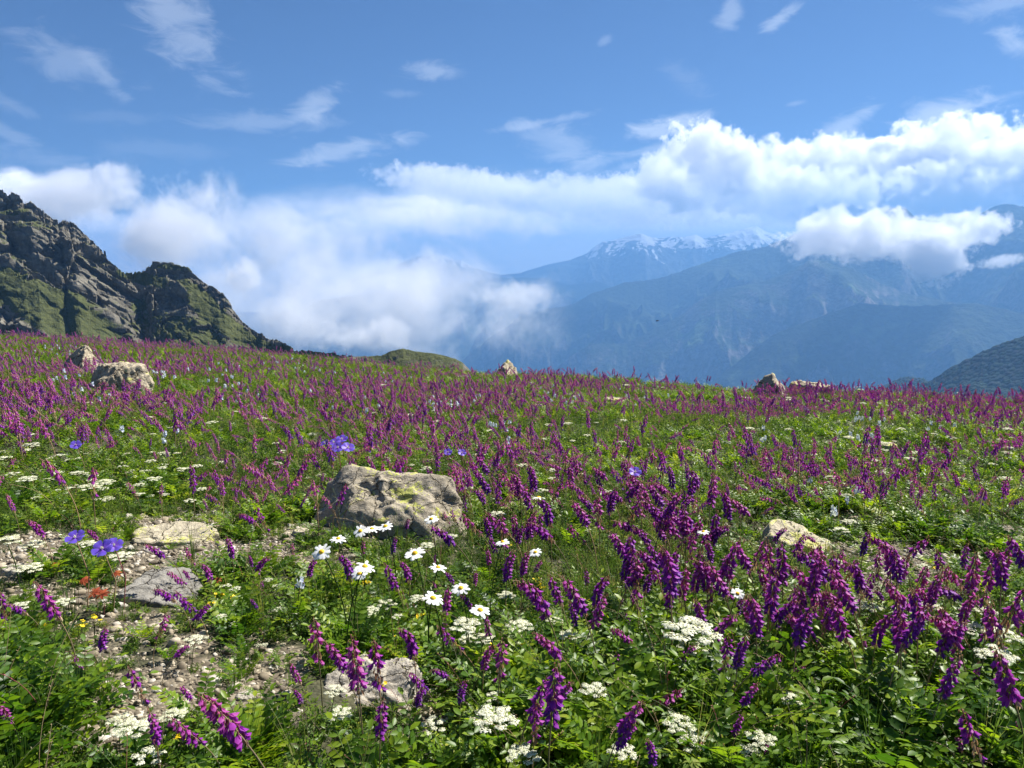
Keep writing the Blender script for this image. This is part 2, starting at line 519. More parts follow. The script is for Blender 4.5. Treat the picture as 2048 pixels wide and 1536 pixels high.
VAL = -990.0
mm_green = mountain_mat("wooded mountain slope", (0.030, 0.050, 0.020), (0.13, 0.12, 0.11), patch=(0.07, 0.11, 0.035))
mm_rock = mountain_mat("rocky mountain slope", (0.035, 0.055, 0.022), (0.24, 0.21, 0.20), patch=(0.10, 0.15, 0.05), rockbias=-0.10)
mm_snow = mountain_mat("snowy range", (0.07, 0.08, 0.07), (0.12, 0.12, 0.13), snow=(0.62, 0.64, 0.68), scale=.35)
mm_forest = mountain_mat("forested hill", (0.022, 0.042, 0.016), (0.022, 0.042, 0.016), scale=8.0, rockbias=.5, crowns=True)


def snow_fn(lim, amp):
    def f(v, s, px, py):
        p = v / 330.0
        return 0.5 + (v[:, 2] - lim) / 300.0 + fbm(p, 5) * amp * .8 + fbm(v / np.array([60.0, 60.0, 150.0]), 4) * 1.3
    return f


def hill(name, *a, label=None, **k):
    ob = ridge_mesh(name, *a, **k)
    tag(ob, kind='structure')
    return ob


hill("snowy_mountains", [(930, 556), (985, 552), (1040, 546), (1096, 529), (1140, 520), (1173, 507), (1190, 492), (1205, 484), (1230, 480), (1258, 472), (1283, 467), (1300, 474), (1316, 477), (1340, 474),
     (1366, 474), (1390, 469), (1409, 477), (1436, 470), (1460, 466), (1490, 456), (1514, 452), (1530, 462), (1560, 474), (1640, 480)], 12000, 3000, 1250, mm_snow, nc=420, nr=130, jag=.5, seed=1,
     snow=snow_fn(360, 1.9))
hill("snowy_mountains", [(700, 560), (780, 535), (836, 512), (850, 514), (873, 505), (885, 508), (896, 517), (910, 521), (923, 520), (943, 533), (980, 545), (1050, 560)], 13000, 3000, 1200, mm_snow, nc=240, nr=100, jag=.5, seed=2,
     snow=snow_fn(170, 2.0))
hill("mountain_ridge", [(520, 640), (640, 600), (760, 585), (880, 575), (990, 556), (1083, 556), (1110, 562), (1143, 570), (1200, 564), (1223, 574), (1300, 590), (1420, 620)], 9800, 4000, 1150, mm_green, seed=3, nr=90)
hill("mountain_ridge", [(430, 700), (520, 668), (620, 650), (740, 640), (830, 648), (900, 668), (960, 700), (1050, 740)], 7800, 3100, 1200, mm_green, seed=4, nr=90)
hill("mountain_ridge", [(1830, 560), (1900, 520), (1960, 500), (2000, 495), (2022, 490), (2060, 478), (2200, 440), (2400, 470)], 8300, 3300, 1600, mm_green, seed=12, nr=90)
hill("mountain_ridge", [(860, 790), (933, 713), (960, 692), (976, 677), (1000, 662), (1016, 653), (1030, 638), (1043, 627), (1080, 621), (1116, 615), (1140, 610), (1156, 603), (1183, 587), (1215, 577), (1250, 565), (1280, 562),
     (1306, 560), (1335, 552), (1366, 541), (1420, 522), (1483, 501), (1505, 499), (1530, 494), (1560, 482), (1585, 470), (1600, 466), (1620, 457), (1660, 448), (1702, 435), (1730, 431), (1757, 425), (1780, 417),
     (1796, 414), (1810, 416), (1818, 424), (1835, 437), (1880, 444), (1920, 440), (1952, 432), (1991, 412), (2014, 408), (2048, 415), (2200, 400), (2400, 430)], 6600, 2900, 1600, mm_green, nc=520, nr=180, seed=5, jag=1.3, gully=1.3)
hill("mountain_ridge", [(1090, 760), (1133, 717), (1183, 687), (1250, 687), (1300, 663), (1366, 628), (1400, 600), (1432, 582), (1480, 572), (1522, 564), (1550, 555), (1577, 545), (1600, 533), (1616, 522), (1628, 519),
     (1645, 523), (1663, 529), (1706, 537), (1757, 564), (1815, 588), (1913, 607), (2048, 627), (2200, 650)], 5500, 2100, 1200, mm_rock, nc=380, nr=150, seed=6, gully=1.4, jag=1.3)
hill("mountain_ridge", [(1380, 800), (1464, 732), (1542, 672), (1590, 652), (1640, 633), (1718, 606), (1760, 610), (1835, 612), (1952, 606), (2048, 628), (2200, 670), (2300, 720)], 4700, 1800, 1100, mm_green, nc=260, nr=110, seed=7)
hill("forested_hill", [(1700, 810), (1740, 782), (1776, 768), (1800, 756), (1825, 752), (1854, 760), (1890, 770), (1990, 800)], 2300, 640, 400, mm_forest, nc=200, nr=60, seed=8, jag=2.5, gully=.5)
hill("forested_hill", [(1780, 815), (1840, 772), (1870, 756), (1893, 742), (1920, 726), (1952, 709), (1980, 697), (2010, 685), (2048, 671), (2120, 640), (2250, 600), (2400, 590)], 1700, 640, 480, mm_forest, nc=300, nr=110, seed=9, jag=2.2, gully=.55)
valley, _ = None, None
b = mesh_from("valley_floor", [(-15900, 600, VAL), (15900, 600, VAL), (15900, 17900, VAL), (-15900, 17900, VAL)], np.array([[0, 1, 2, 3]]), mm_green)
tag(link(bpy.data.objects.new("valley_floor", b)), kind='structure')

# ------------------------------------------------------------------ crag on the left, knoll beside it, small hill
GRASSY = [(130, 640, 190, 48, 32, 1.3), (20, 570, 30, 50, 30, .7), (255, 546, 26, 14, 0, 1.2), (300, 560, 40, 16, 10, 1.0), (400, 590, 60, 16, 38, .9), (440, 640, 110, 22, 38, 1.0), (360, 660, 120, 40, 10, .62),
          (20, 420, 40, 8, 0, .8), (60, 520, 40, 14, 0, .35), (520, 690, 60, 14, 25, .9), (610, 702, 90, 12, 5, 1.0), (350, 535, 50, 8, 5, .7), (150, 600, 50, 18, 30, .8), (845, 716, 130, 40, 0, .45), (280, 610, 18, 20, 0, .7)]
m_crag, N = new_mat("crag rock and turf")
tco = N.new('ShaderNodeTexCoord').outputs['Object']
ga = N.new('ShaderNodeAttribute', attribute_name='grass').outputs['Fac']
geo = N.new('ShaderNodeNewGeometry'); sz = N.new('ShaderNodeSeparateXYZ', {0: geo.outputs['Normal']}).outputs[2]
n1 = N.noise(tco, .05, 8, .65); n2 = N.noise(tco, .35, 7, .68); n3 = N.noise(tco, 1.3, 4, .6)
mp = N.new('ShaderNodeMapping', {'Vector': tco, 'Rotation': (0.5, 0.6, 0.3), 'Scale': (.25, .25, 1.4)})
ns_ = N.noise(mp, .16, 7, .65, .6)
rock = N.ramp(N.m('ADD', N.m('MULTIPLY', n2, .5), N.m('MULTIPLY', ns_, .5)), [(0.28, (0.045, 0.041, 0.032)), (0.42, (0.105, 0.096, 0.076)), (0.54, (0.17, 0.157, 0.125)), (0.70, (0.31, 0.285, 0.23))])
turf = N.ramp(n2, [(0.25, (0.035, 0.042, 0.014)), (0.5, (0.066, 0.076, 0.026)), (0.75, (0.105, 0.112, 0.042))])
gf = N.m('ADD', ga, N.m('ADD', N.m('MULTIPLY', N.m('SUBTRACT', n1, .5), 1.2), N.m('MULTIPLY', N.m('SUBTRACT', n2, .5), 1.0)))
gf = N.m('ADD', gf, N.m('MULTIPLY', N.m('SUBTRACT', sz, .6), .7))
c = N.mix(N.mr(gf, .22, .48), rock, turf)
bs = N.new('ShaderNodeBsdfPrincipled', {'Base Color': c, 'Roughness': .95}); N.set(bs.inputs['Specular IOR Level'], .15)
bp = N.new('ShaderNodeBump', {'Height': N.m('ADD', N.m('ADD', N.m('MULTIPLY', n2, 1.0), N.m('MULTIPLY', n3, .35)), N.m('MULTIPLY', ns_, 1.2)), 'Distance': 1.5, 'Strength': .8}); N.set(bs.inputs['Normal'], bp)
N.new('ShaderNodeOutputMaterial', {0: bs.outputs[0]})


def crag(name, pts, D, Dr, depth, drop, nc, nr, amp, seed, powr=.9, fade=0.0, scale=26.0):
    az = np.array([azel(*p)[0] for p in pts]); el = np.array([azel(*p)[1] for p in pts])
    a = np.linspace(az[0], az[-1], nc); e = np.interp(a, az, el)
    pr = np.stack([a * 1.1, a * 0 + seed, a * 0], 1); ej = (amp / 9.0) * (.22 * facets(pr * 2.2, seed)[0] + .10 * facets(pr * 7, seed)[0] + .10 * fbm(pr * 9, 4))
    DD = np.interp(a, [az[0], az[-1]], [D, Dr]); zr = CAMZ + DD * np.tan(np.radians(e))
    s = np.concatenate([-np.geomspace(.5, 0.01, 10), [0], np.linspace(0, 1, nr)[1:] ** 1.15])
    SS, AA = np.meshgrid(s, np.radians(a), indexing='ij')
    Q = DD[None, :] - SS * depth
    X = (Q * np.sin(AA)).ravel(); Y = (Q * np.cos(AA)).ravel()
    Z = (zr[None, :] - drop * np.abs(SS) ** powr + (DD * np.radians(ej))[None, :] * np.exp(-np.abs(SS) * 26)).ravel(); SSr = SS.ravel()
    px, py = project(X, Y, Z)
    gr = np.zeros(len(X))
    for (cx, cy, rw, rh, t, st) in GRASSY:
        dx, dy = px - cx, py - cy; c_, s_ = math.cos(R(t)), math.sin(R(t))
        q = np.sqrt(((dx * c_ + dy * s_) / rw) ** 2 + ((-dx * s_ + dy * c_) / rh) ** 2)
        gr = np.maximum(gr, st * sstep(1.3, .5, q))
    P3 = np.stack([X, Y, Z], 1)
    rt = np.array([[.70, .25, -.67], [-.30, .95, .04], [.62, .18, .76]])
    Pr = P3 @ rt.T
    w = (1 - .8 * np.clip(gr, 0, 1)) * np.clip(np.abs(SSr) * 14 + .45, 0, 1)
    f1, c1 = facets(Pr / np.array([scale * 2.2, scale, scale * .7]), seed, 1.2)
    f2, c2 = facets(Pr / np.array([scale * 2.0, scale, scale * .6]) * 2.6, seed + 1, 1.2)
    f3, c3 = facets(Pr / np.array([scale * 1.7, scale, scale * .6]) * 6.0, seed + 2, 1.2)
    rg = ridged(P3 / (scale * 2.6), 5) - .5
    dis = amp * (0.65 * f1 + .40 * f2 + .20 * f3 + 1.1 * rg - .25 * (1 - c1) - .12 * (1 - c2))
    wc = np.clip(np.abs(SSr) * 12, 0, 1)
    # outward (towards the viewer and up)
    u = -np.stack([X, Y, np.zeros_like(X)], 1) / np.hypot(X, Y)[:, None]
    P3 = P3 + u * (dis * w)[:, None] * .95
    P3[:, 2] += dis * w * (.25 + .35 * wc) + fbm(P3 / 14.0, 4) * 1.6 * gr * wc
    me = mesh_from(name, P3, grid_faces(len(s), nc), m_crag, smooth=False)
    attr(me, 'grass', np.maximum(gr, .30 * sstep(.25, .6, fbm(P3 / 30.0 + 5, 4) + .45)) - .12)
    ob = link(bpy.data.objects.new(name, me)); tag(ob, kind='structure')
    return ob


crag("rocky_crag", [(-420, 300), (-260, 310), (-120, 350), (0, 378), (33, 387), (60, 397), (83, 417), (100, 428), (117, 446), (125, 441), (133, 437), (143, 441), (150, 448), (177, 475), (213, 510), (233, 533), (250, 546), (273, 575), (300, 620), (330, 690), (360, 760)],
     560, 420, 230, 175, 760, 420, 7.5, 1)
crag("rocky_knoll", [(215, 640), (240, 560), (252, 545), (273, 546), (290, 541), (296, 531), (305, 525), (320, 523), (337, 525), (353, 528), (373, 533), (388, 545), (400, 557), (417, 571), (435, 579), (447, 588), (458, 604), (467, 620), (480, 637), (495, 650), (507, 660),
     (533, 673), (567, 687), (593, 701), (633, 703), (683, 708), (710, 716), (740, 730)], 470, 330, 170, 120, 620, 340, 5.0, 5, scale=18.0)
crag("grassy_hill", [(640, 740), (690, 714), (763, 711), (783, 702), (806, 697), (830, 702), (876, 708), (910, 717), (925, 725), (945, 745), (970, 780)], 260, 230, 60, 30, 260, 70, .9, 9, powr=1.2, scale=7.0)

# ------------------------------------------------------------------ air
HAZE = True
if HAZE:
    m_haze, N = new_mat("mountain air")
    pv = N.new('ShaderNodeVolumePrincipled')
    pv.inputs['Color'].default_value = (0.165, 0.37, 0.71, 1)
    pv.inputs['Density'].default_value = 0.00015
    pv.inputs['Anisotropy'].default_value = 0.25
    N.new('ShaderNodeOutputMaterial', {1: pv.outputs[0]})
    bm = bmesh.new(); bmesh.ops.create_cube(bm, size=1)
    for v in bm.verts: v.co = Vector((v.co.x * 32000, -16000.0 if v.co.y < 0 else 18000.0, -1001.0 if v.co.z < 0 else 800.0))
    me = bpy.data.meshes.new("haze"); bm.to_mesh(me); bm.free(); me.materials.append(m_haze)
    tag(link(bpy.data.objects.new("haze", me)), kind='stuff')
# ------------------------------------------------------------------ clouds standing in front of the mountains (real volumes)
def cloud_mat(name, centre, size, dens, nscale, thr, soft, detail=5, aniso=0.35, seed=0.0, stretch=(1, 1, 1), dist=0.3, power=2.0, puffy=False):
    m, N = new_mat(name)
    tco = N.new('ShaderNodeTexCoord').outputs['Object']
    q = N.new('ShaderNodeVectorMath', {0: tco, 1: tuple(2.0 / s for s in size)}, operation='MULTIPLY')
    ln = N.new('ShaderNodeVectorMath', {0: q.outputs[0]}, operation='LENGTH')
    fall = N.m('SUBTRACT', 1.0, N.m('POWER', ln.outputs['Value'], power))
    mp = N.new('ShaderNodeMapping', {'Vector': tco, 'Location': (seed * 311.0, seed * 97.0, 0), 'Scale': stretch})
    n = N.noise(mp, nscale, detail, .72, dist)
    if puffy:
        vo = N.new('ShaderNodeTexVoronoi', {'Vector': N.new('ShaderNodeVectorMath', {0: mp, 1: N.new('ShaderNodeVectorMath', {0: N.new('ShaderNodeTexNoise', {'Vector': mp, 'Scale': nscale * 2, 'Detail': 2.0}).outputs['Color'], 1: (.35 / nscale,) * 3}, operation='MULTIPLY').outputs[0]}, operation='ADD').outputs[0], 'Scale': nscale * 1.5, 'Detail': 3.0, 'Roughness': .62, 'Lacunarity': 2.4}, normalize=True)
        n = N.m('ADD', N.m('MULTIPLY', n, .55), N.m('MULTIPLY', N.m('SUBTRACT', 1.0, vo.outputs['Distance']), .62))
        n = N.m('SUBTRACT', n, .13)
    e = N.m('ADD', fall, N.m('MULTIPLY', N.m('SUBTRACT', n, .5), (7.0 if puffy else 5.0)))
    dn = N.m('MULTIPLY', N.mr(e, thr, thr + soft, 0, 1), dens)
    pv = N.new('ShaderNodeVolumePrincipled', {'Color': (.955, .955, .96, 1), 'Density': dn, 'Anisotropy': aniso})
    N.new('ShaderNodeOutputMaterial', {1: pv.outputs[0]})
    m.cycles.volume_step_rate = .5 if puffy else 1.0
    return m


def cloud_body(name, px, py, D, rw, rh, depth, dens, label, nscale=6.0, thr=.1, soft=.9, seed=0, roll=0, **k):
    """an ellipsoid of vapour; px,py centre in the photograph, rw,rh half sizes in pixels, D metres away"""
    d = ray(px, py); c = d * D / d[1]; c[2] += CAMZ
    size = (2 * rw / F * D, depth, 2 * rh / F * D)
    m = cloud_mat(name + " vapour", c, size, dens, nscale / size[2], thr, soft, seed=seed, **k)
    bm = bmesh.new(); bmesh.ops.create_icosphere(bm, subdivisions=4, radius=.5)
    for v in bm.verts: v.co = Vector((v.co.x * size[0] * 1.3, v.co.y * size[1] * 1.3, v.co.z * size[2] * 1.3))
    me = bpy.data.meshes.new(name); bm.to_mesh(me); bm.free(); me.materials.append(m)
    o = link(bpy.data.objects.new(name, me)); o.location = c
    o.rotation_euler = (0, R(roll), -math.atan2(c[0], c[1]))
    tag(o, label, 'cloud', 'low clouds hanging in the valleys')
    return o


cloud_body("mist_bank", 735, 612, 3000, 390, 125, 700, 0.0125, "large soft grey-white mist bank filling the valley beside the rocky knoll", nscale=1.6, thr=.1, soft=1.9, seed=1, roll=6, detail=7, power=1.6)
for (px, py, D, rw, rh, dep, dens, lab, sd) in [
        (487, 552, 2300, 50, 40, 130, .020, "small bright white puff close to the rocky knoll's steep side", 21), (775, 668, 2400, 62, 46, 150, .018, "bright puff at the foot of the mist above the small grassy hill", 22),
        (690, 672, 2400, 80, 34, 180, .012, "soft pale puff low in the mist left of the small grassy hill", 23), (1030, 596, 2700, 100, 40, 220, .009, "faint tail of the mist before the blue ridge", 24),
        (600, 640, 2350, 90, 60, 200, .009, "pale puff rising just right of the knoll's foot", 25)]:
    cloud_body("cloud_puff", px, py, D, rw, rh, dep, dens, lab, nscale=2.0, thr=.1, soft=1.1, seed=sd, detail=7)
CK = dict(detail=6, aniso=.5, dist=.15, power=2.0, puffy=True)
for (px, py, D, rw, rh, dep, dens, lab, sd, roll) in [
        (340, 470, 2600, 160, 90, 400, .016, "bright billow rising right behind the gap between crag and knoll", 51, -35), (130, 400, 2900, 180, 62, 400, .018, "bright cloud top showing over the crag's crest", 52, -14),
        (860, 432, 3600, 330, 50, 500, .0026, "faint streaky veil of cloud stretching from the mist bank to the tall cumulus", 55, 3),
        (560, 478, 3300, 250, 78, 500, .0065, "wide thin grey veil of cloud above the mist bank", 53, 2)]:
    cloud_body("cloud_bank", px, py, D, rw, rh, dep, dens, lab, nscale=1.8, thr=.2, soft=1.1, seed=sd, roll=roll, detail=7)
for (px, py, D, rw, rh, dep, dens, lab, sd, roll) in [
        (1690, 470, 4300, 112, 50, 260, .018, "left end of the white clouds hugging the high blue ridge", 31, -6), (1820, 478, 4350, 110, 42, 260, .016, "middle white cloud under the blue mountain peak", 32, 6),
        (1935, 455, 4400, 70, 34, 200, .016, "right white cloud beyond the blue mountain peak", 33, 0), (1868, 518, 4200, 60, 50, 150, .02, "small ragged white cloud hanging alone below the others", 34, 30),
        (2005, 522, 4600, 40, 13, 120, .010, "tiny thin cloud scrap at the far right", 35, -10)]:
    cloud_body("cumulus_cloud", px, py, D, rw, rh, dep, dens, lab, nscale=2.2, thr=.45, soft=.5, seed=sd, roll=roll, **CK)
for (px, py, D, rw, rh, dep, dens, lab, sd, roll) in [
        (1440, 325, 9000, 105, 60, 420, .011, "tall cauliflower cloud head, leftmost tower of the deck", 41, 30), (1335, 365, 9500, 66, 56, 400, .008, "smaller tower just left of the tall cloud head", 42, 30),
        (1500, 378, 9500, 260, 46, 500, .008, "flat cloud body below the tall head", 43, 2), (1680, 340, 10500, 230, 60, 600, .008, "long mottled cloud in the centre of the deck", 44, 4),
        (1960, 325, 10000, 210, 84, 600, .008, "high heaped cloud at the right end of the deck", 45, 8), (1800, 395, 9800, 200, 56, 500, .008, "lower cloud row just above the blue peak", 46, 0), (2010, 400, 9700, 130, 50, 500, .008, "cloud heap above the far right ridge", 49, 4),
        (1768, 290, 10000, 34, 15, 300, .02, "small bright cap cloud above the deck", 47, 0), (1640, 430, 10500, 150, 34, 600, .006, "pale cloud just behind the ridge shoulder", 48, 5), (1220, 400, 10500, 240, 44, 700, .0035, "long thin pale cloud left of the deck", 50, 4),
        (940, 375, 10500, 170, 34, 700, .004, "small lumpy pale cloud high over the snowy peak", 54, 8)]:
    o = cloud_body("cumulus_cloud", px, py, D, rw, rh, dep, dens, lab, nscale=2.4, thr=.40, soft=.5, seed=sd, roll=roll, **CK)
    o['group'] = "cumulus deck in the right sky"
# ------------------------------------------------------------------ mesh accumulator
class MB:
    def __init__(self):
        self.v = []; self.q = []; self.t = []; self.qm = []; self.tm = []; self.tone = []; self.n = 0

    def add(self, verts, quads=(), tris=(), mat=0, tone=0.5):
        verts = np.asarray(verts, float).reshape(-1, 3)
        self.v.append(verts)
        if len(quads): self.q.append(np.asarray(quads) + self.n); self.qm += [mat] * len(quads)
        if len(tris): self.t.append(np.asarray(tris) + self.n); self.tm += [mat] * len(tris)
        self.tone.append(np.broadcast_to(np.asarray(tone, float), (len(verts),)))
        self.n += len(verts)

    def tube(self, pts, r0, r1, sides=4, mat=0, tone=0.5, tone1=None):
        pts = np.asarray(pts, float); n = len(pts)
        tg = np.gradient(pts, axis=0); tg /= np.linalg.norm(tg, axis=1)[:, None] + 1e-9
        ref = np.array([0.3, 1, 0.1]); a = np.cross(tg, ref); a /= np.linalg.norm(a, axis=1)[:, None] + 1e-9
        b = np.cross(tg, a); rr = np.linspace(r0, r1, n)[:, None]
        vs = []
        for k in range(sides):
            w = 2 * math.pi * k / sides
            vs.append(pts + rr * (math.cos(w) * a + math.sin(w) * b))
        vs = np.stack(vs, 1).reshape(-1, 3); q = []
        for i in range(n - 1):
            for k in range(sides):
                q.append((i * sides + k, i * sides + (k + 1) % sides, (i + 1) * sides + (k + 1) % sides, (i + 1) * sides + k))
        tn = tone if tone1 is None else np.repeat(np.linspace(tone, tone1, n), sides)
        self.add(vs, q, mat=mat, tone=tn)

    def leaf(self, base, d, up, L, wd, mat=0, tone=0.5, lod=0, droop=0.15, fold=0.25):
        """a blade from base along d; up = its upper side"""
        d = d / (np.linalg.norm(d) + 1e-9); s = np.cross(d, up); s /= np.linalg.norm(s) + 1e-9; u = np.cross(s, d)
        f = lambda t, w, h: base + d * (L * t) + s * (wd * w) + u * (L * (h - droop * t * t) + wd * fold * abs(w))
        if lod == 0:
            V = [f(0, 0, 0), f(.28, -.42, 0), f(.28, 0, 0), f(.28, .42, 0), f(.65, -.46, 0), f(.65, 0, 0), f(.65, .46, 0), f(1, 0, 0)]
            self.add(V, [(1, 2, 5, 4), (2, 3, 6, 5)], [(0, 2, 1), (0, 3, 2), (4, 5, 7), (5, 6, 7)], mat, tone)
        else:
            V = [f(0, 0, 0), f(.5, -.5, 0), f(1, 0, 0), f(.5, .5, 0)]
            self.add(V, (), [(0, 2, 1), (0, 3, 2)], mat, tone)

    def obj(self, name, mats, smooth=True, parent=None, linked=True):
        fs = []
        if self.q: fs.append(np.concatenate(self.q))
        if self.t: fs.append(np.concatenate(self.t))
        me = mesh_from(name, np.concatenate(self.v), fs, mats, smooth)
        me.polygons.foreach_set('material_index', np.array(self.qm + self.tm, np.int32))
        attr(me, 'tone', np.concatenate(self.tone))
        o = bpy.data.objects.new(name, me)
        if linked: link(o, parent)
        return o


def plant_mat(name, stops, trans=0.45, rough=0.6, rnd=0.35, spec=0.3, tint=1.35, noise=None):
    """colour runs along the 'tone' attribute, shifted a little plant by plant"""
    m, N = new_mat(name)
    t = N.new('ShaderNodeAttribute', attribute_name='tone').outputs['Fac']
    rn = N.new('ShaderNodeObjectInfo').outputs['Random']
    f = N.m('ADD', t, N.m('MULTIPLY', N.m('SUBTRACT', rn, .5), rnd), clamp=True)
    if noise:
        tco = N.new('ShaderNodeNewGeometry').outputs['Position']
        f = N.m('ADD', f, N.m('MULTIPLY', N.m('SUBTRACT', N.noise(tco, noise[0], 4, .6), .5), noise[1]), clamp=True)
    c = N.ramp(f, stops)
    bs = N.new('ShaderNodeBsdfPrincipled', {'Base Color': c, 'Roughness': rough}); N.set(bs.inputs['Specular IOR Level'], spec)
    tr = N.new('ShaderNodeBsdfTranslucent', {'Color': N.mix(1.0, c, (tint, tint, tint * .6, 1), 'MULTIPLY')})
    mx = N.new('ShaderNodeMixShader', {0: trans, 1: bs.outputs[0], 2: tr.outputs[0]})
    N.new('ShaderNodeOutputMaterial', {0: mx.outputs[0]})
    return m


LEAF = [(0.0, (0.014, 0.045, 0.006)), (0.3, (0.045, 0.115, 0.008)), (0.6, (0.145, 0.245, 0.010)), (0.85, (0.27, 0.35, 0.018)), (1.0, (0.40, 0.41, 0.06))]
FINE = [(0.0, (0.014, 0.038, 0.010)), (0.4, (0.052, 0.112, 0.016)), (0.7, (0.15, 0.23, 0.035)), (1.0, (0.33, 0.32, 0.10))]
m_leaf = plant_mat("vetch leaf", LEAF, .50, .42, .35, .35, noise=(1.1, .6))
m_fine = plant_mat("meadow herb leaf", FINE, .48, .6, .4, .16, noise=(1.7, .7))
m_grass = plant_mat("grass blade", [(0, (.04, .085, .015)), (.5, (.10, .17, .03)), (.85, (.26, .26, .09)), (1, (.42, .34, .17))], .4, .5, .6)
m_stem = plant_mat("dry flower stem", [(0, (.07, .11, .03)), (.45, (.20, .15, .08)), (.75, (.36, .24, .13)), (1, (.26, .07, .08))], .1, .6, .5)
m_petal = plant_mat("vetch petal", [(0, (.13, .06, .46)), (.25, (.17, .040, .40)), (.5, (.29, .034, .47)), (.8, (.42, .048, .50)), (1, (.54, .11, .47))], .55, .5, .55, .25, tint=1.3)
m_calyx = plant_mat("calyx and bud", [(0, (.16, .03, .07)), (.4, (.26, .10, .10)), (.7, (.40, .25, .16)), (1, (.55, .40, .28))], .25, .6, .4)
m_white = plant_mat("white floret", [(0, (.46, .49, .26)), (.5, (.70, .70, .50)), (1, (.82, .81, .68))], .35, .6, .3, tint=1.0)
m_daisy = plant_mat("daisy ray", [(0, (.70, .72, .70)), (1, (.90, .90, .90))], .3, .5, .1, tint=1.0)
m_disc = plant_mat("daisy disc", [(0, (.55, .25, .01)), (.5, (.80, .48, .015)), (1, (.9, .62, .03))], .1, .7, .2, tint=1.0)
m_blue = plant_mat("pale blue floret", [(0, (.40, .46, .80)), (.5, (.58, .64, .88)), (1, (.80, .83, .93))], .35, .5, .4, tint=1.0)
m_ger = plant_mat("cranesbill petal", [(0, (.50, .42, .62)), (.18, (.22, .09, .55)), (.6, (.13, .07, .55)), (1, (.17, .12, .66))], .35, .45, .15, tint=1.3)
m_yel = plant_mat("yellow petal", [(0, (.70, .45, .01)), (1, (.90, .72, .02))], .3, .5, .3, tint=1.1)
m_red = plant_mat("reddened leaf", [(0, (.22, .05, .02)), (.5, (.42, .08, .035)), (1, (.50, .20, .06))], .35, .5, .2, tint=1.1)

rng = np.random.RandomState(11)
U = lambda a, b: rng.uniform(a, b)
Zv = np.array([0, 0, 1.0])


def unit(v):
    return v / (np.linalg.norm(v) + 1e-9)


# ------------------------------------------------------------------ ground cover prototypes (never linked to the scene)
def sprig(mb, base, azm, tilt, L, n, ll, lw, lod, mat=0, tone=.5):
    pts = []; p = base.copy(); t = tilt
    for i in range(7):
        pts.append(p.copy()); d = np.array([math.cos(azm) * math.sin(t), math.sin(azm) * math.sin(t), math.cos(t)])
        p = p + d * L / 6; t += .16
    pts = np.array(pts); mb.tube(pts, .0011, .0006, 3, mat, tone - .1)
    side = np.array([-math.sin(azm), math.cos(azm), 0])
    for k in range(n):
        u = .25 + .72 * k / n; i = min(5, int(u * 6)); f = u * 6 - i; b = pts[i] * (1 - f) + pts[i + 1] * f
        ax = unit(pts[i + 1] - pts[i]); up = unit(np.cross(ax, side)); up = up if up[2] > 0 else -up
        sc = (1 - .45 * abs(2 * k / n - .7)) * U(.85, 1.15)
        for s in (-1, 1):
            mb.leaf(b, side * s * .9 + ax * U(.25, .5) + up * U(-.1, .35), up, ll * sc, lw * sc, mat, tone + U(-.16, .16), lod)
    mb.leaf(pts[-1], ax, up, ll * .8, lw * .8, mat, tone + .1, lod)


def vetch_clump(seed, lod, k, L, n, ll, lw, mats=None):
    rng.seed(seed); mb = MB()
    for i in range(k):
        a = 2 * math.pi * (i + U(-.4, .4)) / k
        sprig(mb, np.array([math.cos(a) * .012, math.sin(a) * .012, -.01]), a, U(.1, .75), L * U(.7, 1.2), n, ll, lw, lod, 0, U(.3, .68))
    return mb.obj("clump", [m_leaf], linked=False)


def fine_clump(seed, k, h, w, lod=1):
    """feathery or small-leaved herb"""
    rng.seed(seed); mb = MB()
    for i in range(k):
        a = U(0, 6.283); t = U(.05, 1.1); L = h * U(.5, 1.1)
        d = np.array([math.cos(a) * math.sin(t), math.sin(a) * math.sin(t), math.cos(t)])
        b = np.array([math.cos(a), math.sin(a), 0]) * U(0, .02); tn = U(.15, .75)
        for j in range(7):
            u = (j + 1) / 7.0; p = b + d * L * u
            r = unit(rng.normal(size=3) + d * .6)
            mb.leaf(p, r, unit(rng.normal(size=3) + Zv), w * U(2.2, 4.5), w * U(.8, 1.3), 0, tn + U(-.15, .15), lod)
    return mb.obj("clump", [m_fine], linked=False)


def palmate_clump(seed, k=9):
    rng.seed(seed); mb = MB()
    for i in range(k):
        a = U(0, 6.283); t = U(.2, 1.0); L = U(.04, .08)
        d = np.array([math.cos(a) * math.sin(t), math.sin(a) * math.sin(t), math.cos(t)]); p = d * L
        mb.tube([np.zeros(3), p * .5 + Zv * .005, p], .001, .0008, 3, 0, .4); tn = U(.3, .7)
        ax = unit(np.array([math.cos(a), math.sin(a), U(-.3, .2)])); s = unit(np.cross(Zv, ax))
        for q in np.linspace(-2.2, 2.2, 7):
            mb.leaf(p, ax * math.cos(q) + s * math.sin(q), unit(Zv + .3 * rng.normal(size=3)), U(.013, .019), .008, 0, tn + U(-.05, .1), 0, .3)
    return mb.obj("clump", [m_fine], linked=False)


def wiry(seed, k=5):
    """long bent stalks, dry or green"""
    rng.seed(seed); mb = MB()
    for i in range(k):
        a = U(0, 6.283); L = U(.14, .24); b = U(.3, 1.1); o = np.array([math.cos(a), math.sin(a), 0]); tn = U(.1, 1)
        pts = [Zv * L * (u - .3 * b * u * u) + o * L * b * .7 * u * u for u in np.linspace(0, 1, 8)]; mb.tube(pts, .00065, .0004, 3, 0, tn)
        for q in range(5): mb.leaf(pts[-1] - (pts[-1] - pts[-2]) * q * .3, rng.normal(size=3) + Zv, Zv, .005, .002, 0, tn, 1)
    return mb.obj('tuft', [m_stem], linked=False)


